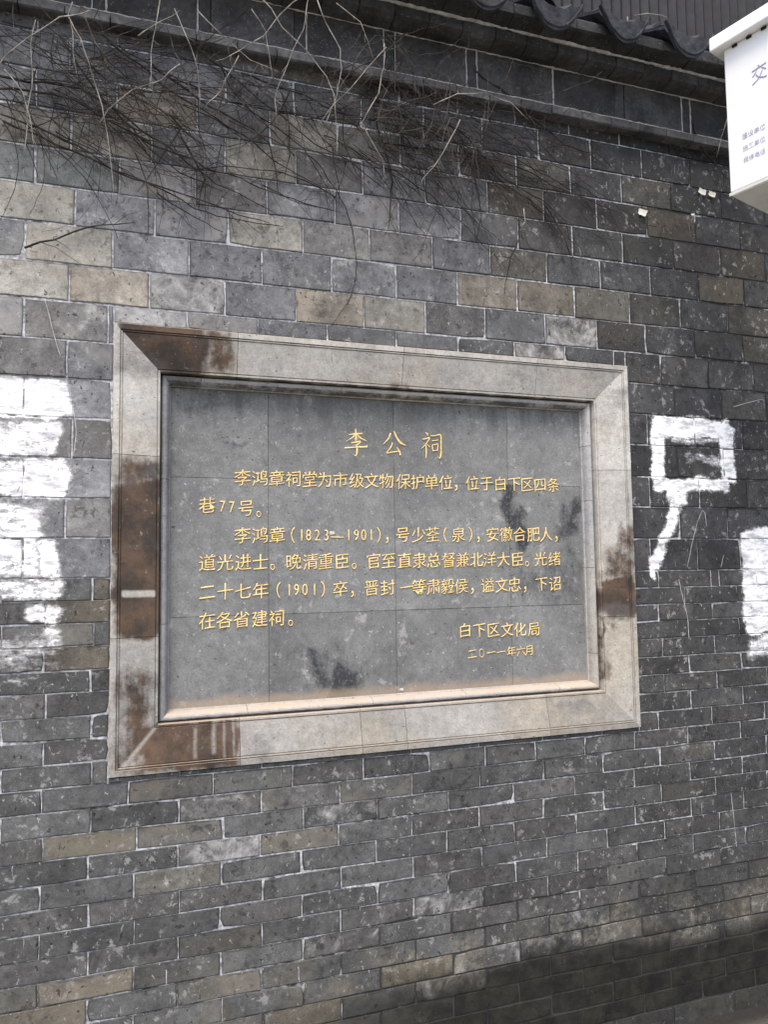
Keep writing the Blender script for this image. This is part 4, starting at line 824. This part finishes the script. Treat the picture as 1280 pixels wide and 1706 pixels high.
def stroke_mesh(strokes, name, mat):
    """brush-written character: each stroke is a tapered ribbon with a raised spine"""
    mb = MB()
    for st in strokes:
        pts = [Vector((p[0] / 100 - .5, 0, .5 - p[1] / 100)) for p in st]; ws = [p[2] / 100 for p in st]
        P2, W2 = [], []
        n = len(pts)
        for i in range(n - 1):
            p0, p1, p2, p3 = pts[max(i - 1, 0)], pts[i], pts[i + 1], pts[min(i + 2, n - 1)]
            for k in range(4):
                t = k / 4
                P2.append(0.5 * ((2 * p1) + (p2 - p0) * t + (2 * p0 - 5 * p1 + 4 * p2 - p3) * t * t + (3 * p1 - p0 - 3 * p2 + p3) * t ** 3)); W2.append(ws[i] * (1 - t) + ws[i + 1] * t)
        P2.append(pts[-1]); W2.append(ws[-1])
        vs, fs = [], []
        for i, q in enumerate(P2):
            d = P2[min(i + 1, len(P2) - 1)] - P2[max(i - 1, 0)]; d.normalize(); nrm = Vector((-d.z, 0, d.x))
            vs += [q - nrm * W2[i] / 2, q + Vector((0, -.012, 0)), q + nrm * W2[i] / 2]
        for i in range(len(P2) - 1):
            a = i * 3; fs += [(a, a + 1, a + 4, a + 3), (a + 1, a + 2, a + 5, a + 4)]
        mb.add(vs, fs)
    me = bpy.data.meshes.new(name); me.from_pydata(mb.v, [], mb.f); me.materials.append(mat); me.update()
    return me
# x, y (0..100, y down), width
LI = [[(24, 24, 4), (50, 20, 4), (76, 18, 6)], [(49, 2, 5), (51, 22, 6), (50, 44, 4)], [(48, 22, 5), (34, 36, 4), (12, 48, 1)], [(53, 21, 3), (68, 34, 6), (92, 44, 3)],
      [(32, 53, 4), (50, 50, 5), (66, 47, 6), (62, 54, 4), (50, 62, 2)], [(50, 59, 5), (54, 72, 6), (53, 90, 6), (48, 98, 5), (38, 90, 1)], [(6, 72, 5), (45, 68, 4), (94, 64, 7)]]
GONG = [[(38, 12, 6), (30, 32, 5), (8, 54, 1)], [(52, 4, 5), (62, 26, 6), (78, 46, 8), (97, 54, 3)], [(46, 46, 5), (38, 64, 4), (22, 84, 4), (46, 80, 4), (70, 76, 4)], [(62, 62, 3), (72, 76, 6), (76, 90, 7)]]
CI = [[(24, 4, 3), (32, 10, 7), (33, 15, 3)], [(10, 30, 3), (26, 27, 4), (40, 23, 5), (32, 38, 4), (18, 54, 3), (5, 64, 1)], [(25, 45, 4), (26, 70, 5), (25, 98, 4)], [(29, 46, 3), (38, 54, 5), (41, 58, 2)],
      [(46, 16, 4), (66, 14, 4), (86, 11, 6), (87, 40, 5), (86, 80, 6), (80, 97, 5), (70, 88, 1)], [(50, 34, 4), (62, 32, 3), (74, 30, 4)], [(51, 48, 3), (52, 60, 4), (53, 72, 3)], [(52, 49, 3), (64, 47, 3), (74, 45, 4), (73, 58, 4), (71, 70, 3)], [(53, 70, 3), (62, 69, 3), (73, 68, 3)]]
title = {'李': LI, '公': GONG, '祠': CI}
TI = {}
for c, x, z, size in CHARS:
    if size > .08:
        me = stroke_mesh(title[c], 'character', M_GOLD)
        o = bpy.data.objects.new('character', me); COL.objects.link(o); o.parent = tab
        o.location = Vector((x, SLAB_Y - .0009, z)) - Vector(tab.location); o.scale = (size * .98, size, size * 1.02)
    else:
        put_char(c, x, SLAB_Y - .0014, z, size, M_GOLD, tab)

# ---------------------------------------------------------------- eaves: corbelled brick cornice and drip tiles
eave = empty('tiled_eave', (1.0, WALL_Y, 3.08), 'sooty corbelled brick cornice with curved drip tiles hanging along its edge', 'eaves')
EX0, EX1 = -1.3, 3.2
def extr(mb, prof, x0, x1, tint, g=.0015, seg=1):
    """closed profile (y, z) extruded from x0 to x1"""
    x0 += g; x1 -= g; n = len(prof); vs = []
    j = [(random.uniform(-.0024, .0024), random.uniform(-.0018, .0018)) for _ in prof]
    for x in (x0, x1):
        dx = random.uniform(-.001, .001)
        vs += [(x, y + a + dx, z + b) for (y, z), (a, b) in zip(prof, j)]
    fs = [tuple(range(n)), tuple(range(2 * n - 1, n - 1, -1))] + [(i, n + i, n + (i + 1) % n, (i + 1) % n) for i in range(n)]
    mb.add(vs, fs); mb.a['tint'] += [(*tint, random.random())] * (2 * n)
def crow(name, x_ref, pitch, prof, base, extra=None):
    x = x_ref - math.ceil((x_ref - EX0) / pitch) * pitch
    while x < EX1:
        mb = MB(); s = base * random.uniform(.7, 1.3)
        extr(mb, prof, x, x + pitch, (s, s * 1.01, s * 1.03))
        mb.build(name, M_EAVE, eave); x += pitch
# a: thin projecting string course
A = [(2.21, 3.080), (2.161, 3.080), (2.157, 3.083), (2.157, 3.107), (2.161, 3.111), (2.21, 3.111)]
crow('string_brick', 1.1199, 0.1185, A, .075)
# frieze: long panels between narrow uprights
x = 0.7568 - 0.2905 * 8
while x < EX1:
    mb = MB(); s = .044 * random.uniform(.75, 1.35)
    extr(mb, [(2.21, 3.1115), (2.1805, 3.1115), (2.179, 3.114), (2.179, 3.256), (2.1805, 3.259), (2.21, 3.259)], x, x + .0385, (s, s, s * 1.04)); mb.build('frieze_stretcher', M_EAVE, eave)
    mb = MB(); s = .050 * random.uniform(.6, 1.4)
    extr(mb, [(2.21, 3.1115), (2.1795, 3.1115), (2.178, 3.114), (2.178, 3.256), (2.1795, 3.259), (2.21, 3.259)], x + .0385, x + .2905, (s, s, s * 1.02)); mb.build('frieze_panel', M_EAVE, eave)
    x += .2905
# c: ovolo course, d: second corbel course
Cc = [(2.21, 3.260), (2.170, 3.260), (2.150, 3.2605), (2.130, 3.2645), (2.1155, 3.271), (2.1135, 3.276), (2.1135, 3.302), (2.1165, 3.306), (2.21, 3.306)]
crow('ovolo_brick', 1.242, 0.1167, Cc, .040)
Dd = [(2.21, 3.3085), (2.125, 3.3085), (2.090, 3.310), (2.060, 3.316), (2.055, 3.320), (2.055, 3.352), (2.058, 3.357), (2.21, 3.357)]
crow('corbel_brick', 1.28, 0.1170, Dd, .032)
# squeezed mortar along the beds
def mortar_line(y, z, r, seed):
    pts, rad = [], []
    x = EX0
    while x < EX1:
        pts.append((x, y + random.uniform(-.001, .001), z + random.uniform(-.0012, .0012))); rad.append(r * max(.25, 1 + 1.3 * mnoise.noise(Vector((x * 9, seed, 0))) + .6 * mnoise.noise(Vector((x * 60, seed, 3))))); x += .012
    vs, fs = tube(pts, rad, 5); mb = MB(); mb.add(vs, fs); mb.build('bed_mortar', M_MORT2, eave)
mortar_line(2.172, 3.1125, .0045, 1); mortar_line(2.177, 3.2592, .0022, 2); mortar_line(2.1115, 3.3068, .0058, 3); mortar_line(2.159, 3.1110, .0020, 4)
x = 0.7568 - 0.2905 * 8
while x < EX1:
    for dx in (0, .0385):
        if random.random() < .8:
            vs, fs = tube([(x + dx + random.uniform(-.001, .001), 2.1785, 3.113 + k * .0145) for k in range(11)], [random.uniform(.0018, .0036) for _ in range(11)], 5)
            mb = MB(); mb.add(vs, fs); mb.build('upright_mortar', M_MORT2, eave)
    x += .2905
mb = MB(); mb.box(EX0, EX1, 2.2105, 2.7, 3.08, 3.36); mb.a = {'tint': [(.05, .05, .052, .5)] * 8}; mb.build('cornice_core', M_EAVE, eave)
# drip tiles
def arc_sheet(mb, w, sag, y0, y1, z0, z1, cx, th, n=12, up=False):
    vs = []; sg = 1 if up else -1
    for (y, z) in ((y0, z0), (y1, z1)):
        for lay in (0, th):
            for i in range(n + 1):
                u = -1 + 2 * i / n
                vs.append((cx + u * w / 2, y, z + sg * sag * (1 - u * u) + lay))
    m = n + 1; fs = []
    for i in range(n):
        fs += [(i, i + 1, 2 * m + i + 1, 2 * m + i), (m + i, 3 * m + i, 3 * m + i + 1, m + i + 1), (i, m + i, m + i + 1, i + 1), (2 * m + i, 2 * m + i + 1, 3 * m + i + 1, 3 * m + i)]
    fs += [(0, 2 * m, 3 * m, m), (n, m + n, 3 * m + n, 2 * m + n)]
    mb.add(vs, fs)
def drip_face(mb, cx, y, ztop, w, drop, sag, th=.011, n=14, lean=.02):
    """crescent: concave upper rim, pointed lower rim, with a raised border"""
    vs = []
    for lay in (0, th):
        for i in range(n + 1):
            u = -1 + 2 * i / n
            zt = ztop - sag * (1 - u * u); zb = ztop - drop * (1 - abs(u) ** 2.3) - .006 * (1 - abs(u))
            zb = min(zb, zt - .003)
            vs += [(cx + u * w / 2, y + lay + lean * 0, zt), (cx + u * w / 2, y + lay + (ztop - zb) * lean * 8 * .1, zb)]
    m = 2 * (n + 1); fs = []
    for i in range(n):
        a = 2 * i
        fs += [(a, a + 1, a + 3, a + 2), (m + a, m + a + 2, m + a + 3, m + a + 1), (a, a + 2, m + a + 2, m + a), (a + 1, m + a + 1, m + a + 3, a + 3)]
    mb.add(vs, fs)
    rim = []
    for i in range(n + 1):
        u = -.97 + 1.94 * i / n
        zb = ztop - drop * (1 - abs(u) ** 2.3) * .93 - .004 * (1 - abs(u))
        rim.append((cx + u * w / 2, y - .001 + (ztop - zb) * .016, zb + .004))
    vs, fs = tube(rim, [.0045] * len(rim), 6); mb.add(vs, fs)
TP = 0.2575
for k in range(-10, 7):
    cx = 1.2884 + .004 + k * TP + random.uniform(-.006, .006)
    if cx < EX0 or cx > EX1 + .3: continue
    mb = MB(); dz = random.uniform(-.005, .005)
    drip_face(mb, cx, 1.995 + random.uniform(-.006, .006), 3.368 + dz, .200, .100, .034)
    ra, rb, rc = random.uniform(-.05, .05), random.uniform(.0, .12), random.uniform(-.08, .08)
    nv = []
    for (x_, y_, z_) in mb.v:
        u_, w_, q_ = x_ - cx, z_ - 3.37, y_ - 1.995
        j_ = .0035 * mnoise.noise(Vector((x_ * 40, z_ * 40, k)))
        u_, w_ = u_ * math.cos(ra) - w_ * math.sin(ra) + j_, u_ * math.sin(ra) + w_ * math.cos(ra) + j_
        nv.append((cx + u_, 1.995 + q_ + w_ * -rb + u_ * rc, 3.37 + w_))
    mb.v = nv
    mb.build('drip_tile', M_TILE, eave)
    mb = MB(); arc_sheet(mb, .150, .040, 2.03, 2.45, 3.372 + dz, 3.62, cx, .012); mb.build('pan_tile', M_TILE, eave)
    mb = MB(); arc_sheet(mb, .125, .050, 2.19, 2.42, 3.43, 3.56, cx + TP / 2, .014, up=True); mb.build('cover_tile', M_TILE, eave)
    mb = MB(); arc_sheet(mb, .125, .055, 2.28, 2.8, 3.56, 3.80, cx + TP / 2, .014, up=True); mb.build('cover_tile', M_TILE, eave)
mb = MB(); mb.add([(EX0, 2.06, 3.359), (EX1 + .3, 2.06, 3.359), (EX1 + .3, 2.8, 3.70), (EX0, 2.8, 3.70), (EX0, 2.06, 3.3575), (EX1 + .3, 2.06, 3.3575), (EX1 + .3, 2.8, 3.60), (EX0, 2.8, 3.60)],
                  [(0, 1, 2, 3), (4, 7, 6, 5), (0, 4, 5, 1), (3, 2, 6, 7), (0, 3, 7, 4), (1, 5, 6, 2)]); mb.build('roof_bed', M_TILE, eave)
# ribbed sheet standing behind the roof edge
mb = MB(); n = 150; vs = []
for z in (3.3, 5.2):
    for i in range(n + 1):
        vs.append((0.4 + i * .028, 2.95 + (.012 if (i // 1) % 2 else -.012), z))
mb.add(vs, [(i, i + 1, n + 2 + i, n + 1 + i) for i in range(n)])
o = mb.build('ribbed_sheet', M_SHEET); tag(o, 'dark ribbed metal sheet rising behind the roof tiles above the eaves', 'metal sheet')

# ---------------------------------------------------------------- creeper
vine = empty('creeper', (0.4, 2.19, 3.0), 'leafless dried creeper with tangled dark stems under the eaves and pale dangling twigs', 'creeper')
def wiggle(pts, y_fun, amp, step=.03, r0=.003, r1=.0012):
    out, rad = [], []
    tot = sum((Vector(b) - Vector(a)).length for a, b in zip(pts[:-1], pts[1:])); run = 0
    ph = random.random() * 99
    for a, b in zip(pts[:-1], pts[1:]):
        a, b = Vector(a), Vector(b); n = max(1, int((b - a).length / step))
        for k in range(n):
            q = a.lerp(b, k / n); s = run + (b - a).length * k / n
            out.append((q.x + amp * mnoise.noise(Vector((s * 14, ph, 0))), y_fun(s / tot) + amp * .8 * mnoise.noise(Vector((s * 12, ph, 7))), q.y + amp * mnoise.noise(Vector((s * 14, ph, 4)))))
            rad.append((r0 + (r1 - r0) * s / tot) * random.uniform(.85, 1.2))
        run += (b - a).length
    out.append((pts[-1][0], y_fun(1), pts[-1][1])); rad.append(r1 * .6)
    return out, rad
small = MB(); smallpale = MB()
def twiglets(line, n, length, mbx, r=.0009, yb=None):
    for _ in range(n):
        i = random.randrange(1, len(line) - 1); p = Vector(line[i]); d = (Vector(line[i + 1]) - Vector(line[i - 1])).normalized()
        a = random.choice((-1, 1)) * random.uniform(.4, 1.3); L = length * random.uniform(.3, 1.3)
        dx = d.x * math.cos(a) - d.z * math.sin(a); dz = d.x * math.sin(a) + d.z * math.cos(a)
        pts = [p]; m = random.randint(3, 6)
        for k in range(m):
            pts.append(pts[-1] + Vector((dx, random.uniform(-.25, .12), dz)) * L / m + Vector((random.uniform(-1, 1), 0, random.uniform(-1, 1))) * L * .04)
            dz -= .06
        pts = [Vector((q.x, min(q.y, WALL_Y - .003), q.z)) for q in pts]
        vs, fs = tube(pts, [r * (1 - .6 * k / m) for k in range(m + 1)], 4); mbx.add(vs, fs)
for i, st in enumerate(STEMS):
    y = random.uniform(2.170, 2.190)
    line, rad = wiggle(st, lambda s, y=y: y, .010, .03, random.uniform(.0022, .0042), .0013)
    vs, fs = tube(line, rad, 6); mb = MB(); mb.add(vs, fs); mb.build('stem', M_STEM, vine, True)
    twiglets(line, int(len(line) * .55), .10, small, .0010)
for st in TWIGS:
    y0 = random.uniform(1.99, 2.04)
    off = (y0 - 2.02)
    line, rad = wiggle(st, lambda s, y0=y0: y0 + .015 * s, .006, .025, .0016, .0009)
    vs, fs = tube(line, rad, 5); mb = MB(); mb.add(vs, fs); mb.build('dangling_twig', M_TWIG, vine, True)
    twiglets(line, 2, .022, smallpale, .0007)
# finer growth between them: thin runners that fan down and to the right below the string course
grey = MB()
def runner(x, z, ang, L, y, r, mbx, droop=.0):
    pts = []; p = Vector((x, y, z)); n = max(5, int(L / .022)); c = random.uniform(-1.6, 1.6); L *= 1.15; r *= random.uniform(.7, 1.4)
    for k in range(n + 1):
        pts.append(p.copy()); ang += c * .05 + random.uniform(-.13, .13) - droop
        p = p + Vector((math.cos(ang), 0, math.sin(ang))) * L / n
        p.y = min(WALL_Y - .004, y + random.uniform(-.006, .006))
        if p.z > 3.09 and p.y > 2.14: p.y = 2.14
    vs, fs = tube(pts, [r * (1 - .55 * k / n) for k in range(n + 1)], 4); mbx.add(vs, fs)
    return pts
for _ in range(210):
    x = random.uniform(-.45, 1.25); z = 3.05 - random.uniform(0, .10) - max(0, random.gauss(0, .09))
    if random.random() < .45: x = random.gauss(.78, .20); z = random.uniform(2.80, 3.06)
    elif random.random() < .4: x = random.uniform(-.4, .15); z = random.uniform(2.75, 3.05)
    a = random.uniform(-.7, .25) if random.random() < .62 else random.uniform(-2.2, -1.0)
    L = random.uniform(.12, .55) if a > -.8 else random.uniform(.08, .28)
    pts = runner(x, z, a, L, random.uniform(2.12, 2.192), random.uniform(.0009, .0019), small)
    if random.random() < .6: twiglets(pts, 2, .06, small, .0008)
for _ in range(130):
    x = random.uniform(-.45, 1.3); z = random.uniform(2.9, 3.2)
    if random.random() < .4: x = random.gauss(.78, .12)
    a = random.uniform(-3.0, .2); L = random.uniform(.1, .38)
    pts = runner(x, z, a, L, random.uniform(2.06, 2.14), random.uniform(.0008, .0015), grey, .02)
    if random.random() < .5: twiglets(pts, 2, .05, grey, .0007)
for _ in range(65):
    x = random.gauss(-.12, .16); z = random.gauss(2.86, .09)
    pts = runner(x, z, random.uniform(-1.2, .5), random.uniform(.1, .4), random.uniform(2.12, 2.19), random.uniform(.0008, .0018), small)
    if random.random() < .5: twiglets(pts, 2, .05, small, .0007)
for _ in range(34):     # a few reach further down to the right
    x = random.uniform(.5, 1.5); z = 2.98 - .10 * (x - .5) - random.uniform(0, .12)
    pts = runner(x, z, random.uniform(-.55, -.1), random.uniform(.2, .5), 2.188, random.uniform(.0008, .0015), small)
tag(small.build('fine_stems', M_STEM, vine), kind='stuff'); tag(grey.build('grey_twigs', M_GREYTWIG, vine), kind='stuff'); tag(smallpale.build('twig_tips', M_TWIG, vine), kind='stuff')

# ---------------------------------------------------------------- white control box hung in front of the wall
BX, BY, BZ0, BZ1 = 1.758, 1.80, 2.671, 3.190
ux = Vector((0.284, -0.959, 0)); uy = Vector((0.959, 0.284, 0))      # along the lettered face, and into the depth
cab = bpy.data.objects.new('control_box', None); COL.objects.link(cab)
tag(cab, 'white metal roadside control box with overhanging lid and faded violet writing, hung before the wall', 'control box')
cab.location = (BX, BY, BZ0); ang = math.atan2(ux.y, ux.x); cab.rotation_euler = (0, 0, ang)
# local frame: +x along the lettered face, +y into the depth (uy), face at y = 0
def cpart(mb, name, mat, smooth=False):
    me = bpy.data.meshes.new(name); me.from_pydata(mb.v, [], mb.f); me.materials.append(mat); me.update()
    o = bpy.data.objects.new(name, me); COL.objects.link(o); o.parent = cab; return o
H = BZ1 - BZ0 - .045; CW, CD = .42, .22
mb = MB(); mb.box(0, CW, 0, CD, .012, H, .004); cpart(mb, 'body', M_WHITE)
mb = MB(); mb.box(.004, CW - .004, .004, CD - .004, 0, .0115, .001); cpart(mb, 'base_plate', M_UNDER)
mb = MB(); mb.box(-.0015, CW - .0, -.0045, -.0005, .0, .0095, .0008); cpart(mb, 'door_edge', M_UNDER)
mb = MB(); mb.box(-.030, CW + .03, -.030, CD + .03, H + .001, H + .046, .004); cpart(mb, 'lid', M_WHITE)
for k in range(8):
    mb = MB(); mb.box(.030 + k * .046, .046 + k * .046, -.0052, -.0006, H - .009, H - .0015, .0008); cpart(mb, 'vent_slot', M_HOLE)
mb = MB(); vs, fs = tube([(.16, .075, -.012), (.16, .075, .001)], [.026, .028], 16); mb.add(vs, fs); cpart(mb, 'cable_gland', M_HOLE)
for zz in (.10, .36):
    mb = MB(); mb.box(.345, .375, CD, CD + .05, zz, zz + .03, .002); cpart(mb, 'bracket', M_IRON)
def box_text(txt, x, z, size, mat, name='lettering', sp=1.0):
    for i, c in enumerate(txt):
        me = char_mesh(c)
        m2 = me.copy(); m2.materials.clear(); m2.materials.append(mat)
        o = bpy.data.objects.new('character', m2); COL.objects.link(o); o.parent = cab
        o.location = (x + i * size * sp, -.0008, z); o.scale = (size * .9, size, size)
for args in BOXTEXT: box_text(args[0], args[1], args[2], args[3], M_INK if args[3] > .04 else M_INK2, sp=args[4])
# wall arm that carries the box
arm = Vector((BX, BY, 0)) + uy * (CD + .09) + ux * .36
vs, fs = tube([(arm.x, arm.y, .001), (arm.x, arm.y, 3.6)], [.038, .038], 20); mb = MB(); mb.add(vs, fs)
o = mb.build('steel_pole', M_IRON); tag(o, 'galvanised steel pole standing behind the white control box', 'pole')

# ---------------------------------------------------------------- paper scraps stuck on the wall
labels = ['pale paper scrap curled up at the joint beside the control box', 'torn pale scrap just right of the curled one near the control box', 'larger pale paper scrap stuck on the grey brick by the creeper tip', 'tiny pale paper fleck on the bed joint above the brownish brick']
for (x, z, s), lb in zip(SCRAPS, labels):
    mb = MB(); vs = []; n = 5
    for j in range(n):
        for i in range(n):
            u, v = i / (n - 1) - .5, j / (n - 1) - .5
            k = random.uniform(.75, 1.1)
            vs.append((x + s * u * k + s * .25 * v, 2.194 - .006 * (u + .5) ** 2 - .004 * abs(v), z + s * .8 * v * k - s * .3 * u))
    mb.add(vs, [(j * n + i, j * n + i + 1, j * n + n + i + 1, j * n + n + i) for j in range(n - 1) for i in range(n - 1)])
    o = mb.build('paper_scrap', M_PAPER); tag(o, lb, 'paper scrap')
